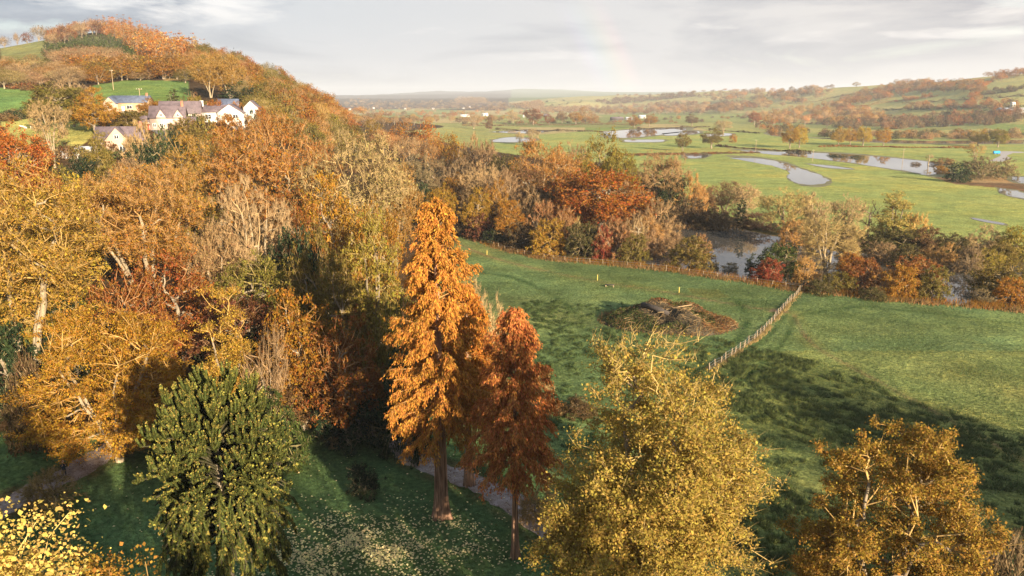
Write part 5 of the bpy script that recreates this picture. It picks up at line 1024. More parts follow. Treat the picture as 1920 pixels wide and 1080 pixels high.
# valley floor hedges and rows
W([(660, 234), (760, 226), (960, 224), (980, 230), (760, 236), (680, 242)], 44, ['faroak', 'midbeech'], ['ORANGE', 'AMBER', 'TAN', 'GOLD', 'BROWN'], (9, 14), (10, 14), 'riverside_tree', 'the orange trees at far river bend', 'oaks of the far river bend', 300, 2500, 8)
W([(870, 232), (1180, 229), (1330, 228), (1330, 231), (1000, 235), (870, 237)], 40, ['farbush', 'faroak'], ['BROWN', 'DKBROWN', 'RUST', 'AMBER'], (3, 7), (7, 11), 'hawthorn_shrub', 'the dark hedge across the valley', 'hedge shrubs of the valley', 300, 3000, 6, 'shrub')
W([(1150, 222), (1420, 219), (1500, 217), (1500, 221), (1300, 225), (1150, 226)], 26, ['farbush', 'faroak'], ['BROWN', 'AMBER', 'DKBROWN'], (4, 8), (8, 12), 'hawthorn_shrub', 'the hedge beside the far barns', 'hedge shrubs of the valley', 300, 4000, 7, 'shrub')
W([(660, 214), (960, 211), (1200, 210), (1200, 216), (900, 220), (660, 222)], 60, ['faroak', 'farbare'], ['ORANGE', 'AMBER', 'TAN', 'BROWN'], (10, 15), (12, 18), 'hedgerow_tree', 'the hazy far rows of the valley', 'oaks of the far valley', 600, 5000, 6)
W([(1170, 291), (1420, 286), (1420, 288), (1170, 293)], 36, ['farbush'], ['RUST', 'BROWN'], (1.0, 1.6), (4, 6), 'hawthorn_shrub', 'the low hedge beside bright green field', 'low hedge shrubs', 200, 900, 4, 'shrub')
# hedgerows: each one long leafy hedge
def hedge(pts, hgt, col, label):
    X, Y = np.array([p[0] for p in pts], float), np.array([p[1] for p in pts], float); q = np.linspace(0, len(pts) - 1, 40); wx, wy = hit(np.interp(q, range(len(pts)), X), np.interp(q, range(len(pts)), Y), 150., 6000.); ok = ~np.isnan(wx); wx, wy = wx[ok], wy[ok]
    L = np.concatenate([[0], np.cumsum(np.hypot(np.diff(wx), np.diff(wy)))]); k = int(min(9000, 900 + L[-1] * 9)); t = rng.random(k) * L[-1]; hv = hgt * (.75 + .5 * np.clip(np.sin(t * .11) + np.sin(t * .047 + 1), -.6, 1.6)); cx_, cy_ = np.interp(t, L, wx), np.interp(t, L, wy); P = np.stack([cx_ + rng.normal(size=k) * hgt * .35, cy_ + rng.normal(size=k) * hgt * .35, 0 * t], 1); P[:, 2] = terrain(P[:, 0], P[:, 1]) + rng.random(k) ** .8 * hv
    o = np.array([wx[0], wy[0], tz(wx[0], wy[0])]); g = Geo(); g.leaves(P - o, rv(k), rv(k) + np.array([0, -.2, .5]), .9 * rng.uniform(.5, 1.4, k), .8); h_ = obj('hedge', g.mesh('hedge', [M_leaf]), None, COL[col]); h_.location = o; tag(h_, label, 'hedge', 'field hedges')
for a in [([(1500, 198), (1600, 178), (1690, 168)], 4, 'BROWN', 'brown hedge slanting up the right hill left of the slanting belt'), ([(1560, 208), (1680, 192), (1760, 181)], 4, 'RUST', 'rusty hedge below the slanting belt on the right hill'), ([(1690, 197), (1840, 187), (1925, 181)], 4, 'DKBROWN', 'dark hedge between the two pale upper fields of the right hill'),
          ([(1640, 209), (1760, 206), (1925, 202)], 4, 'DKOLIVE', 'long dark hedge under the pale fields of the right hill'), ([(1840, 183), (1925, 168)], 4, 'DKBROWN', 'dark hedge below the topmost field at the right edge'), ([(1864, 150), (1838, 168), (1822, 202)], 6, 'ORANGE', 'orange overgrown hedge climbing between pale fields'),
          ([(1290, 199), (1390, 193)], 6, 'DKBROWN', 'short dark hedge in the middle of the right hill'), ([(1440, 176), (1505, 193)], 6, 'BROWN', 'hedge running downhill in the middle of the right hill'), ([(1700, 161), (1862, 155)], 5, 'DKBROWN', 'dark hedge just under the right skyline field'), ([(930, 244), (1130, 248)], 2, 'DKBROWN', 'low dark hedge across the far green field'),
          ([(1180, 243), (1330, 239)], 2, 'DKBROWN', 'low dark hedge beyond the far pool'), ([(870, 237), (1185, 234)], 3, 'BROWN', 'brown hedge below the far tree row'), ([(1330, 244), (1425, 251)], 1.5, 'DKOLIVE', 'low hedge right of the lone rounded oak'), ([(1400, 229), (1545, 233)], 3, 'DKBROWN', 'dark hedge behind the golden oak pair'), ([(980, 195), (1062, 189)], 7, 'DKOLIVE', 'dark hedge on the far green knoll'), ([(1005, 203), (1092, 193)], 7, 'DKOLIVE', 'lower dark hedge on the far green knoll'),
          ([(1340, 275), (1420, 281), (1520, 287)], 1.2, 'DKBROWN', 'low brown bank hedge above the oxbow pool'), ([(1535, 276), (1700, 277), (1830, 279)], 1.2, 'RUST', 'rusty weed line under the yellow row of four')]: hedge(*a)
# wooded haze at the head of the valley: reads as one mass
def mass(name, polys, n_, col, size=8.):
    V = []
    for poly in polys:
        poly = np.array(poly, float); lo, hi = poly.min(0), poly.max(0); X = rng.uniform(lo[0], hi[0], n_ * 4); Y = rng.uniform(lo[1], hi[1], n_ * 4); k = inpoly(X, Y, poly); X, Y = X[k][:n_], Y[k][:n_]; wx, wy = hit(X, Y, 600., 12000.); ok = ~np.isnan(wx); V.append(np.stack([wx[ok], wy[ok], terrain(wx[ok], wy[ok])], 1))
    V = np.concatenate(V); g = Geo(); k = 60; Cn = np.repeat(V, k, 0); P = Cn + rng.normal(size=Cn.shape) * np.array([6, 6, 3.2]) + np.array([0, 0, 6]); g.leaves(P, rv(len(P)), rv(len(P)) + np.array([0, -.6, .5]), 3.2 * rng.uniform(.5, 1.4, len(P)), .8, 0, .4)
    return tag(obj(name, g.mesh(name, [M_leaf]), None, COL[col]), kind='stuff')
mass('distant_woods', [[(640, 186), (760, 190), (900, 192), (1000, 197), (1000, 207), (640, 212)], [(860, 182), (905, 184), (920, 196), (850, 196)], [(960, 200), (1010, 192), (1020, 200), (990, 206)], [(1000, 205), (1110, 203), (1110, 210), (1000, 211)]], 170, 'TAN')
mass('distant_woods', [[(700, 192), (990, 198), (990, 205), (700, 206)], [(1110, 190), (1300, 176), (1310, 182), (1150, 198)]], 130, 'BROWN')

# trees outside the frame, added and sized to shade lawn, pasture and monkey puzzle
for i, (x, y, h_, w_) in enumerate([(22, -14, 24, 15), (33, -22, 25, 16), (44, -32, 26, 16), (9, -16, 17, 13), (-4, -24, 22, 15), (16, -34, 26, 16), (30, -40, 27, 16), (58, 8, 19, 14), (70, 22, 18, 14), (84, 8, 22, 15), (57, -20, 26, 16), (72, -6, 22, 16), (-16, -14, 16, 13), (-30, 0, 16, 13), (66, 45, 14, 12), (73, 37, 18, 12), (82, 32, 23, 13), (69, 28, 19, 13), (90, 22, 25, 14), (-3, 15, 21.5, 10), (4.5, 17, 22, 10), (10, 15, 21, 9), (12, 4, 22, 11), (23, 8, 24, 9), (60, 16, 20, 12), (52, 22, 15, 9)]):
    plant('beech' if x > 64 else 'oak', x, y, h_, w_, 'AMBER', 'oak_tree', 'unseen amber tree added outside the view to shade the park', 'tree', 'unseen trees added for shade')

# ------------------------------------------------------------------ buildings
M_wall = {k: plain('render_' + k, c, .85, .22, .8) for k, c in dict(cream=(.44, .32, .24), pink=(.46, .36, .305), white=(.54, .525, .51), tan=(.40, .27, .17), grey=(.36, .36, .37)).items()}
def slate(name, c):
    m, n, o = new_mat(name); tco = N(n, 'ShaderNodeTexCoord'); br = N(n, 'ShaderNodeTexBrick'); br.inputs['Scale'].default_value = 3.0; br.inputs['Color1'].default_value = (*c, 1); br.inputs['Color2'].default_value = (*[x * 1.35 for x in c], 1); br.inputs['Mortar'].default_value = (*[x * .5 for x in c], 1); br.inputs['Mortar Size'].default_value = .012
    n.links.new(tco.outputs['Object'], br.inputs[0]); b = N(n, 'ShaderNodeBsdfPrincipled'); b.inputs['Roughness'].default_value = .55; f = noise(n, tco.outputs['Object'], .9, 4); n.links.new(mixc(n, 1, br.outputs[0], ramp(n, f, [(.3, .7), (.7, 1.3)]), 'MULTIPLY'), b.inputs['Base Color']); n.links.new(b.outputs[0], o.inputs[0]); return m
M_slate = slate('slate', (.10, .075, .085)); M_blue = slate('blue_slate', (.07, .085, .13)); M_glass = plain('window_glass', (.03, .035, .045), .08, .1, 1, .6); M_frame = plain('white_frame', (.8, .8, .78), .5); M_red = plain('red_paint', (.34, .07, .045), .6); M_redwood_cut = plain('cut_wood', (.42, .20, .12), .9, .3, 3); M_brick = plain('chimney_brick', (.35, .16, .10), .9); M_wood = plain('weathered_wood', (.30, .225, .14), .9, .25, 6); M_dark = plain('dark_timber', (.06, .05, .045), .8, .3); M_steel = plain('grey_steel', (.30, .33, .36), .5)
def gable(parent, wallmat, roofmat, x0, x1, y0, y1, he, hr, axis='x', over=.35, z0=-2.5):
    g = Geo(); cx, cyy = (x0 + x1) / 2, (y0 + y1) / 2
    if axis == 'x':
        V = [(x0, y0, z0), (x1, y0, z0), (x1, y1, z0), (x0, y1, z0), (x0, y0, he), (x1, y0, he), (x1, y1, he), (x0, y1, he), (x0, cyy, hr), (x1, cyy, hr)]; g.add(V, [[0, 1, 5, 4], [2, 3, 7, 6]]); g.G.append((np.array([[3, 0, 4, 8, 7], [1, 2, 6, 9, 5]]), 0))
        E = [((x0 - over, y0 - over), (x1 + over, y0 - over), (x1 + over, cyy), (x0 - over, cyy)), ((x1 + over, y1 + over), (x0 - over, y1 + over), (x0 - over, cyy), (x1 + over, cyy))]; slope = (hr - he) / (cyy - y0)
    else:
        V = [(x0, y0, z0), (x1, y0, z0), (x1, y1, z0), (x0, y1, z0), (x0, y0, he), (x1, y0, he), (x1, y1, he), (x0, y1, he), (cx, y0, hr), (cx, y1, hr)]; g.add(V, [[1, 2, 6, 5], [3, 0, 4, 7]]); g.G.append((np.array([[0, 1, 5, 8, 4], [2, 3, 7, 9, 6]]), 0))
        E = [((x0 - over, y1 + over), (x0 - over, y0 - over), (cx, y0 - over), (cx, y1 + over)), ((x1 + over, y0 - over), (x1 + over, y1 + over), (cx, y1 + over), (cx, y0 - over))]; slope = (hr - he) / (cx - x0)
    wo = obj('wall', g.mesh('wall', [wallmat]), parent); g = Geo()
    for a, b, c, d in E:
        lo = he - over * slope + .04; q = [(*a, lo), (*b, lo), (*c, hr + .04), (*d, hr + .04)]; V = q + [(p[0], p[1], p[2] + .16) for p in q]; g.add(V, [[0, 3, 2, 1], [4, 5, 6, 7], [0, 1, 5, 4], [1, 2, 6, 5], [3, 0, 4, 7]])
    return wo, obj('roof', g.mesh('roof', [roofmat]), parent)
def window(parent, x, y, z, w_, h_, side='front', mat=None):
    g, p = Geo(), Geo(); s = -1 if side == 'front' else 1; t = .09
    ax = (lambda u, v, d: (x + u, y + s * d, z + v)) if side in ('front', 'back') else (lambda u, v, d: (x + (d if side == 'right' else -d), y + u, z + v)); dm = (lambda a, b, c: (a, b, c)) if side in ('front', 'back') else (lambda a, b, c: (b, a, c))
    for u, v, a, c in ((0, h_ / 2, w_ + t, t), (0, -h_ / 2, w_ + t, t), (-w_ / 2, 0, t, h_ - t), (w_ / 2, 0, t, h_ - t), (0, 0, t * .7, h_ - t)): g.box(ax(u, v, .03), dm(a, .08, c))
    p.box(ax(0, 0, .008), dm(w_, .03, h_)); f = obj('window', g.mesh('window', [M_frame]), parent); obj('pane', p.mesh('pane', [mat or M_glass]), f); return f
def door(parent, x, y, w_, h_, mat, z=0):
    g = Geo(); g.box((x, y - .03, z + h_ / 2), (w_, .08, h_)); d_ = obj('door', g.mesh('door', [mat]), parent); g = Geo(); g.box((x + w_ * .36, y - .1, z + h_ * .48), (.06, .06, .12)); obj('handle', g.mesh('handle', [M_steel]), d_)
def chimney(roof, x, y, z, h_=1.5):
    g = Geo(); g.box((x, y, z + h_ / 2 - .6), (.75, .6, h_ + 1.2)); g.box((x, y, z + h_ + .06), (.9, .75, .12)); g.prisms([[x - .18, y, z + h_ + .12], [x + .18, y, z + h_ + .12]], [[x - .18, y, z + h_ + .5], [x + .18, y, z + h_ + .5]], .12, .1, 8); obj('chimney', g.mesh('chimney', [M_brick]), roof)
def house_at(px, py, y, label, cat='house', name='house', yaw=0, group=None):
    x, yy, z = at(px, py, y)
    if y > 600: hx, hy = hit(px, py, 300., 9000.); x, yy = float(hx[0]), float(hy[0])
    return thing(name, label, cat, (x, yy, tz(x, yy)), R(yaw), group)
h = house_at(213, 280, 214, 'cream house with big front gable and purple slate roof beside lime field', yaw=14)
_, rf = gable(h, M_wall['cream'], M_slate, -4.4, 7.4, 0, 7, 3.6, 7.0); gable(h, M_wall['cream'], M_slate, -1.6, 4.4, -1.8, 3.5, 3.6, 6.95, 'y'); chimney(rf, 6.6, 3.5, 6.6)
window(h, 1.4, -1.8, 4.6, 1.1, 1.0); window(h, 2.6, -1.8, 1.35, 1.5, 1.7); door(h, .5, -1.8, 1.2, 2.2, M_wood); window(h, -3.2, 0, 1.9, 1.1, 1.2); window(h, 4.4, .9, 1.9, 1.0, 1.2, 'right')
h = house_at(312, 240, 246, 'pale pink house with two gablets, red garage door and long rear roof', yaw=12)
_, rf = gable(h, M_wall['pink'], M_slate, -4.6, 5.4, 0, 5.5, 4.0, 7.2); gable(h, M_wall['pink'], M_slate, -2.6, .2, -.25, 2.6, 4.05, 6.2, 'y', .2); gable(h, M_wall['pink'], M_slate, 2.2, 5.2, -.25, 2.6, 4.05, 6.2, 'y', .2); chimney(rf, 4.6, 2.8, 6.9)
gable(h, M_wall['pink'], M_slate, -3, 9, 6.2, 12, 5.2, 8.6); gable(h, M_wall['pink'], M_slate, -7.6, -4.7, .6, 4.4, 2.7, 4.2, 'x', .25); gable(h, M_wall['pink'], M_slate, 5.5, 8.4, .4, 3.4, 2.4, 3.9, 'x', .25)
door(h, -6.1, .6, 2.3, 2.1, M_red); door(h, .9, 0, 1.0, 2.1, M_dark); 
for x_, z_ in ((-1.2, 4.7), (3.7, 4.7)): window(h, x_, -.25, z_, .8, .9)
for x_ in (-3.3, -1.2, 3.5): window(h, x_, -.25 if x_ > -2.6 and x_ < .2 or x_ > 2.2 else 0, 1.6, .9, 1.1)
window(h, 6.9, .4, 1.4, 1.0, 1.0); window(h, 7.0, 6.2, 3.6, 1.6, 1.2)
h = house_at(236, 216, 285, 'long low tan house with dark blue slate roof behind garden shrubs', yaw=4)
_, rf = gable(h, M_wall['tan'], M_blue, -5.5, 7.5, 0, 7, 3.4, 5.6); gable(h, M_wall['cream'], M_blue, -6.5, -2.4, -2, 3.4, 3.3, 5.2, 'y'); window(h, -4.4, -2, 1.8, 1.2, 1.1); window(h, 1.5, 0, 1.8, 1.8, 1.2); window(h, 5, 0, 1.8, 1.2, 1.2); door(h, -.7, 0, 1, 2.1, M_frame); chimney(rf, 6.6, 3.5, 5.2, 1.1)
h = house_at(418, 222, 257, 'white bungalow with wide front gable, tall white chimney and orange bush', yaw=8)
_, rf = gable(h, M_wall['white'], M_slate, -7.4, 1.0, 1.4, 7, 3.3, 5.0); gable(h, M_wall['white'], M_slate, -1.6, 6.0, 0, 7.4, 3.1, 5.6, 'y'); gable(h, M_wall['white'], M_slate, 5.6, 10.2, 5.0, 11, 4.6, 6.7, 'y'); window(h, 3.9, 0, 1.9, 1.6, 1.1); window(h, -4.8, 1.4, 1.8, 1.9, 1.5); door(h, .2, 0, 1.1, 2.1, M_wood); window(h, 8.0, 5.0, 3.2, 1.2, 1.2)
g = Geo(); g.box((-7.0, 4.2, 5.0), (.9, .9, 3.4)); g.box((-7.0, 4.2, 6.75), (1.1, 1.1, .14)); obj('chimney', g.mesh('chimney', [M_wall['white']]), rf)
h = house_at(425, 214, 275, 'rear house with bright blue slate roof above the white bungalow', yaw=10)
_, rf = gable(h, M_wall['white'], M_blue, -3.2, 3.2, 2, 9, 6.6, 9.2); gable(h, M_wall['cream'], M_slate, -6.8, 4.2, -1.2, 2.6, 5.2, 7.2); window(h, -2.4, -1.2, 4.4, 1.2, 1.0); window(h, 2.2, -1.2, 4.4, 1.0, 1.0); chimney(rf, -5.8, .6, 6.6, .9); door(h, 0, -1.2, 1, 2.1, M_dark)
def shed(px, py, y, L, Wd, he, hr, wm, rm, label, yaw=0, name='shed'):
    h = house_at(px, py, y, label, 'shed', name, yaw); gable(h, wm, rm, -L / 2, L / 2, 0, Wd, he, hr, 'x', .2, -1); door(h, L * .2, 0, min(2.4, L * .3), he * .85, M_dark); return h
shed(131, 284, 206, 4.2, 2.6, 1.9, 2.5, M_wall['white'], M_wall['white'], 'low white garden shed at the bottom of the lime field', 8)
shed(157, 280, 208, 2.8, 2.4, 2.2, 2.8, M_wall['white'], M_steel, 'small white shed nearest the cream gabled house', 8)
M_tin = plain('tin_roof', (.40, .42, .46), .4, .1, .3, .5)
for a in [(872, 219, 1250, 24, 12, 4, 6, M_wall['white'], M_tin, 'long white farm building left of the far barns', 4), (908, 218, 1180, 16, 10, 5, 8, M_wall['white'], M_wall['white'], 'bright white farm house gable on the valley floor', -20), (1158, 226, 1050, 26, 14, 4.5, 7, M_dark, M_slate, 'dark barn left of the round amber oak', 6),
          (1180, 225, 1060, 15, 10, 4, 6, M_wall['grey'], M_tin, 'pale roofed barn behind the round amber oak', 6), (1205, 222, 1150, 16, 12, 5, 7.5, M_wall['grey'], M_tin, 'grey barn between the two round amber oaks', 6), (1025, 219, 1100, 14, 9, 4, 6.5, M_dark, M_slate, 'dark roofed barn in the far tree row', 8),
          (982, 220, 1080, 5, 7, 6, 8, M_wall['white'], M_slate, 'white gable end beside the tall rust oak', 0), (1908, 216, 1080, 44, 20, 6, 9, M_wall['grey'], M_tin, 'big grey roofed farm shed on the right hillside', -8)]: shed(*a, name='barn')
shed(1899, 210, 1120, 5, 5, 12, 13, M_wall['white'], M_wall['white'], 'slim white tower beside the big grey farm shed', 0, 'silo')
for i, (a, b, c) in enumerate([(742, 203, 3000), (760, 205, 2800), (700, 204, 2900), (880, 202, 2700), (868, 204, 2800), (1238, 202, 2400), (655, 206, 2600), (812, 205, 2700)]):
    h_ = house_at(a, b, c, 'tiny white house in the hazy woods at the head of the valley', group='far white houses'); gable(h_, M_wall['white'], M_slate, -6, 6, 0, 8, 6, 9.5, 'x', .3, -3)

# ------------------------------------------------------------------ fences, posts, poles
def fence(name, label, pts, step, hp, rp, wires, mat, lean=.10):
    pts = catmull(pts, 10); L = np.concatenate([[0], np.cumsum(np.linalg.norm(np.diff(pts, axis=0), axis=1))]); k = min(int(L[-1] / step), 98); s = np.clip(np.linspace(0, L[-1], k) + rng.normal(size=k) * step * .09, 0, L[-1]); X = np.interp(s, L, pts[:, 0]); Y = np.interp(s, L, pts[:, 1]); Z = terrain(X, Y); o = thing(name, label, 'fence', (X[0], Y[0], Z[0])); b = np.array([X[0], Y[0], Z[0]]); tops = []
    for i in range(k):
        g = Geo(); p = np.array([X[i], Y[i], Z[i]]) - b; hh_ = hp * rng.uniform(.88, 1.12); t = p + np.array([rng.normal() * lean, rng.normal() * lean, hh_]); g.prisms([p - [0, 0, .3]], [t], rp, rp * .9, 4, 0, True); obj('post', g.mesh('post', [mat]), o); tops.append((p, t))
    for w_ in wires:
        g = Geo(); q = np.array([p + (t - p) * w_ for p, t in tops]); g.prisms(q[:-1], q[1:], .014, .014, 3); obj('wire', g.mesh('wire', [M_steel]), o)
    return o
fence('post_and_wire_fence', 'post and wire fence running diagonally from the river down the pasture', DIAG, 1.95, 1.35, .075, (.3, .6, .9), M_wood)
fence('post_and_wire_fence', 'long post and wire fence along the river edge of the pasture', FENCE[2:7], 3.0, 1.25, .07, (.45, .9), M_wood)
def marker(px, py, y_h, label):
    x, y = G(px, py); g = Geo(); g.prisms([[0, 0, -.3]], [[.02, 0, y_h]], .085, .08, 4, 0, True); g.spikes(np.array([[.02, 0, y_h]]), np.array([[0, 0, .12]]), .11, 1); o = obj('marker_post', g.mesh('marker_post', [plain('yellow_post', (.55, .42, .10), .7), M_wood])); o.location = (x, y, 0); tag(o, label, 'post', 'marker posts on the pasture')
marker(1120, 526, 1.3, 'yellow topped marker post beside the low bench'); marker(1273, 549, 1.2, 'yellow marker post behind the brush pile'); marker(913, 478, 1.2, 'yellow marker post nearest the golden redwood')
def pole(px, py, y, hgt, label, arm=1.6):
    x, yy, z = at(px, py, y); o = thing('utility_pole', label, 'pole', (x, yy, tz(x, yy)), 0, 'utility poles'); g = Geo(); g.prisms([[0, 0, -.5]], [[0, 0, hgt]], .16, .11, 8); obj('pole', g.mesh('pole', [M_wood]), o); g = Geo(); g.box((0, -.16, hgt - .4), (arm, .12, .14)); c_ = obj('crossarm', g.mesh('crossarm', [M_wood]), o)
    for s in (-.42, 0, .42): g = Geo(); g.prisms([[s * arm, -.16, hgt - .33]], [[s * arm, -.16, hgt - .1]], .06, .04, 6); obj('insulator', g.mesh('insulator', [M_frame]), c_)
pole(263, 188, 300, 6.6, 'pale utility pole in the upper green field above the low house', 2.2); pole(212, 160, 380, 9.0, 'leaning utility pole at the top edge of the upper green field'); pole(1419, 250, 620, 9, 'utility pole in the wet field near the lone oak'); pole(1527, 262, 520, 7.5, 'utility pole right of the golden oak pair'); pole(1697, 262, 520, 8, 'utility pole right of the yellow row of four'); pole(1843, 152, 1800, 12, 'tiny pole on the right hill')
# low bench on the pasture
x, y = G(1143, 538); o = thing('bench', 'low dark timber bench on the pasture beside the marker post', 'bench', (x, y, 0), R(-14)); g = Geo()
for q in range(3): g.box((0, -.2 + q * .2, .48), (2.0, .17, .07))
obj('seat', g.mesh('seat', [M_dark]), o)
for s in (-.8, .8): g = Geo(); g.box((s, 0, .22), (.16, .55, .44)); obj('leg', g.mesh('leg', [M_wood]), o)
# blue tank and yard
sheet('track', [(1858, 302), (1876, 288), (1868, 284), (1912, 284), (1915, 287), (1893, 288), (1886, 302)], .05, 3, plain('yard_concrete', (.34, .31, .30), .9))
x, y = G(1868, 289); o = thing('water_tank', 'bright blue rounded tank standing on the grey farm yard', 'tank', (x, y, 0), R(10)); g = Geo(); k = 14; an = np.linspace(0, 2 * np.pi, k, endpoint=False); V = []
for u, r_ in ((-2.6, .7), (-2.3, 1.05), (2.3, 1.05), (2.6, .7)): V.append(np.stack([np.full(k, u), np.cos(an) * r_, 1.35 + np.sin(an) * r_], 1))
a, b = np.meshgrid(np.arange(3), np.arange(k), indexing='ij'); g.add(np.concatenate(V), np.stack([a * k + b, (a + 1) * k + b, (a + 1) * k + (b + 1) % k, a * k + (b + 1) % k], -1).reshape(-1, 4)); g.G.append((np.array([np.arange(k)[::-1], np.arange(k) + 3 * k]), 0)); obj('body', g.mesh('body', [plain('blue_plastic', (.02, .26, .62), .4)], True), o)
for s in (-1.5, 1.5): g = Geo(); g.box((s, 0, .25), (.3, 1.5, .5)); obj('leg', g.mesh('leg', [M_steel]), o)
g = Geo(); g.prisms([[0, 0, 2.35]], [[0, 0, 2.65]], .35, .3, 10, 0); obj('lid', g.mesh('lid', [M_dark]), o)

# ------------------------------------------------------------------ brush pile on the pasture
bx, by = G(1250, 604); o = thing('brush_pile', 'big heap of cut branches, brush and logs on the green pasture', 'brush pile', (bx, by, 0), R(-12)); g = Geo(); RX, RY, HZ = 11.0, 8.0, 3.5
def heap_z(x, y):
    q = (x / RX) ** 2 + (y / RY) ** 2 + .22 * vn(x, y, 2.4, 3) + .12 * vn(x, y, 1.0, 5); return HZ * np.clip(1 - q, 0, 1) ** .6 * (.62 + .45 * vn(x, y, 2.0, 8) + .25 * vn(x, y, .8, 2))
hx, hy = np.meshgrid(np.linspace(-13, 13, 66), np.linspace(-10.5, 10.5, 54), indexing='ij'); hz = heap_z(hx, hy) - .12 + rng.normal(size=hx.shape) * .07; a, b = np.meshgrid(np.arange(65), np.arange(53), indexing='ij'); F = np.stack([a * 54 + b, (a + 1) * 54 + b, (a + 1) * 54 + b + 1, a * 54 + b + 1], -1).reshape(-1, 4); F = F[(hz.ravel()[F].max(1) > .05)]; g.add(np.stack([hx, hy, np.maximum(hz, -.1)], -1).reshape(-1, 3), F)
def on_heap(k, lo=.02):
    x, y = rng.uniform(-12.5, 12.5, k * 3), rng.uniform(-10, 10, k * 3); z = heap_z(x, y); m_ = z > lo; return np.stack([x, y, z], 1)[m_][:k]
for k, rr, ln in ((2600, .03, (.7, 1.8)), (420, .055, (1.6, 3.6)), (60, .09, (2.5, 4.5))):
    A = on_heap(k); D = rv(len(A)); D[:, 2] = D[:, 2] * .30 + .16; D *= rng.uniform(*ln, (len(A), 1)); g.spikes(A - D * .35 + [0, 0, .06], D, rr, 1)
obj('brush_heap', g.mesh('brush_heap', [plain('dead_litter', (.05, .04, .026), .95, .5, 2), M_twig]), o, (.19, .12, .055))
def heap_leaves(name, k, col, fx, sz):
    g = Geo(); A = on_heap(k, .0); A = A[fx(A)]; A[:, 2] += rng.uniform(-.05, .45, len(A)); g.leaves(A, rv(len(A)), rv(len(A)) + np.array([0, 0, .7]), sz * rng.uniform(.5, 1.5, len(A)), .6, 0); obj(name, g.mesh(name, [M_leaf]), o, col)
heap_leaves('dead_leaves', 9000, (.21, .095, .04), lambda A: (A[:, 1] > .5 + 3 * vn(A[:, 0], A[:, 1], 2, 4)) | (A[:, 0] > 6), .24)
heap_leaves('green_brush', 16000, (.055, .075, .026), lambda A: vn(A[:, 0], A[:, 1], 1.8, 6) - A[:, 0] * .05 > -.25, .24)
g = Geo(); A = on_heap(5000, -1); ed = heap_z(A[:, 0], A[:, 1]); q = (A[:, 0] / RX) ** 2 + (A[:, 1] / RY) ** 2; A = A[(q > .72) & (q < 1.25) & (rng.random(len(A)) < .45 + .5 * (A[:, 1] > 0))]; D = rv(len(A)) * .5; D[:, 2] = 1; g.spikes(A, D * rng.uniform(.35, .95, (len(A), 1)), .05); obj('dry_weeds', g.mesh('dry_weeds', [M_leaf]), o, (.26, .14, .06))
for (c, d_, r_, mt) in [((-2.0, -1.2, 2.6), (2.4, -1.6, -.3), .5, M_dark), ((-.8, 1.2, 3.2), (.6, .4, .5), .42, M_redwood_cut), ((1.0, -2.2, 2.5), (2.6, .5, .1), .15, M_twig), ((2.0, -.6, 3.0), (2.2, 1.4, .2), .12, M_twig), ((4.6, -4.4, 1.2), (1.0, -.1, .1), .22, M_pale)]:
    c, d_ = np.array(c), np.array(d_); g = Geo(); mid = c + np.array([.08, .1, .06]); g.prisms([c - d_, mid], [mid, c + d_], [r_, r_ * .93], [r_ * .93, r_ * .75], 9); k = 9; g.G.append((np.array([np.arange(k)[::-1], np.arange(k) + 3 * k]), 0)); obj('log', g.mesh('log', [mt]), o, (.2, .15, .09))

# ------------------------------------------------------------------ living things
def skinned(name, J, E, mats, assign, sub=2):
    me = bpy.data.meshes.new(name); me.from_pydata([j[:3] for j in J], E, []); t = bpy.data.objects.new(name, me); C.objects.link(t); sk = t.modifiers.new('skin', 'SKIN'); s = t.modifiers.new('sub', 'SUBSURF'); s.levels = s.render_levels = sub
    for i, j in enumerate(J): r_ = j[3]; me.skin_vertices[0].data[i].radius = r_ if isinstance(r_, tuple) else (r_, r_)
    me.skin_vertices[0].data[0].use_root = True; bpy.context.view_layer.update(); ev = t.evaluated_get(bpy.context.evaluated_depsgraph_get()); m2 = bpy.data.meshes.new_from_object(ev); bpy.data.objects.remove(t)
    m2.materials.clear()
    for m_ in mats: m2.materials.append(m_)
    for p in m2.polygons: p.material_index = assign(p.center); p.use_smooth = True
    m2.name = name; return m2
M_skin = plain('skin', (.55, .34, .25), .6); M_navy = plain('navy_cloth', (.02, .032, .05), .9); M_jean = plain('dark_trousers', (.018, .022, .032), .9)
J = [(0, 0, .95, (.16, .12)), (0, .01, 1.12, (.15, .11)), (0, .02, 1.32, (.18, .12)), (0, .01, 1.46, (.07, .07)), (0, 0, 1.52, (.055, .06)), (0, -.01, 1.6, (.085, .10)), (0, -.01, 1.71, (.075, .09)),
     (.19, .02, 1.40, .06), (.26, -.10, 1.20, .048), (.17, -.30, 1.34, .036), (.13, -.36, 1.42, .03), (-.19, .02, 1.40, .06), (-.27, -.10, 1.20, .048), (-.17, -.30, 1.34, .036), (-.13, -.36, 1.42, .03),
     (.10, 0, .86, .09), (.11, -.02, .50, .062), (.12, .02, .10, .045), (.13, -.13, .05, .042), (-.10, 0, .86, .09), (-.12, -.01, .50, .062), (-.14, .03, .10, .045), (-.15, -.12, .05, .042)]
E = [(0, 1), (1, 2), (2, 3), (3, 4), (4, 5), (5, 6), (2, 7), (7, 8), (8, 9), (9, 10), (2, 11), (11, 12), (12, 13), (13, 14), (0, 15), (15, 16), (16, 17), (17, 18), (0, 19), (19, 20), (20, 21), (21, 22)]
pm = skinned('person_body', J, E, [M_skin, M_navy, M_jean], lambda c: 0 if c.z > 1.49 or (c.y < -.31 and c.z > 1.3) else (1 if c.z > .92 else 2))
x, y = G(124, 911); o = obj('person', pm); o.location = (x, y, tz(x, y) + .03); o.rotation_euler = (0, 0, R(40)); tag(o, 'person in dark clothes standing on the left path with hands raised to the chest', 'person')
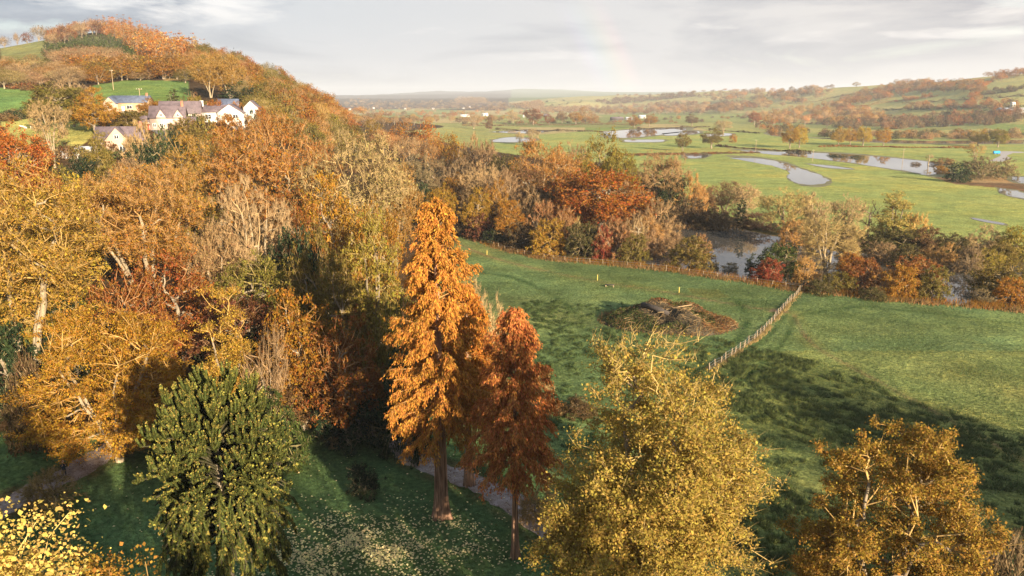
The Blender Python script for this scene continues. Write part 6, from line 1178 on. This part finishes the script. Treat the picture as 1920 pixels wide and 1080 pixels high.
g = Geo(); P0 = np.array([0, .005, 1.735]); k = 12; an = np.linspace(0, 2 * np.pi, k, endpoint=False); V = []
for zz0, r_ in ((1.64, .1), (1.70, .105), (1.76, .095), (1.80, .06), (1.815, .01)): V.append(np.stack([np.cos(an) * r_ * .9, np.sin(an) * r_ * 1.05 + .015, np.full(k, zz0)], 1))
a, b = np.meshgrid(np.arange(4), np.arange(k), indexing='ij'); g.add(np.concatenate(V), np.stack([a * k + b, a * k + (b + 1) % k, (a + 1) * k + (b + 1) % k, (a + 1) * k + b], -1).reshape(-1, 4)); obj('cap', g.mesh('cap', [plain('pale_cap', (.7, .66, .6), .9)], True), o)
g = Geo()
for hx, sgn in ((.13, 1), (-.13, -1)):
    for f_ in range(4): g.prisms([[hx + (f_ - 1.5) * .018, -.37, 1.45]], [[hx + (f_ - 1.5) * .02 - sgn * .02, -.42, 1.50 + .012 * (1.5 - abs(f_ - 1.5))]], .009, .007, 5)
    g.prisms([[hx - sgn * .03, -.36, 1.43]], [[hx - sgn * .065, -.40, 1.46]], .011, .008, 5)
obj('fingers', g.mesh('fingers', [M_skin]), o)
M_wool = plain('wool', (.72, .68, .58), .95); sj = [(0, 0, .62, (.2, .21)), (.28, 0, .64, (.21, .22)), (.52, 0, .68, (.17, .17)), (.72, 0, .84, (.09, .09)), (.84, 0, .92, (.075, .075)), (1.0, 0, .86, (.05, .05)), (-.34, 0, .60, (.19, .2)), (-.48, 0, .52, (.04, .04)), (.42, .12, .40, .05), (.43, .12, .22, .03), (.42, .12, .02, .03), (.42, -.12, .40, .05), (.43, -.12, .22, .03), (.42, -.12, .02, .03), (-.30, .12, .40, .06), (-.36, .12, .24, .03), (-.32, .12, .02, .03), (-.30, -.12, .40, .06), (-.36, -.12, .24, .03), (-.32, -.12, .02, .03)]
se = [(0, 1), (1, 2), (2, 3), (3, 4), (4, 5), (0, 6), (6, 7), (2, 8), (8, 9), (9, 10), (2, 11), (11, 12), (12, 13), (6, 14), (14, 15), (15, 16), (6, 17), (17, 18), (18, 19)]
sm = skinned('sheep_body', sj, se, [M_wool, plain('sheep_face', (.45, .40, .34), .9)], lambda c: 1 if c.x > .88 or c.z < .3 else 0)
for i, (a, b, lb) in enumerate([(43, 241, 'leftmost white sheep grazing in the lime field'), (49, 243, 'middle white sheep in the lime field'), (60, 243, 'white sheep nearest the thin bare tree in the lime field')]):
    wx, wy = hit(a, b, 120., 400.); s_ = obj('sheep', sm); s_.location = (wx[0], wy[0], tz(wx[0], wy[0])); s_.rotation_euler = (0, 0, rng.uniform(0, 6)); tag(s_, lb, 'sheep', 'sheep in the lime field')

# ------------------------------------------------------------------ air
m, n, o = new_mat('haze'); v = N(n, 'ShaderNodeVolumePrincipled'); v.inputs['Density'].default_value = .00010; v.inputs['Color'].default_value = (.84, .90, 1.0, 1); v.inputs['Anisotropy'].default_value = .1; n.links.new(v.outputs[0], o.inputs['Volume'])
try: m.cycles.homogeneous_volume = True
except Exception: pass
g = Geo(); g.box((0, 5500, 150), (16000, 20000, 310)); h_ = obj('haze', g.mesh('haze', [m])); tag(h_, kind='stuff')
print('scene: objects', len(bpy.data.objects), 'meshes', len(bpy.data.meshes))
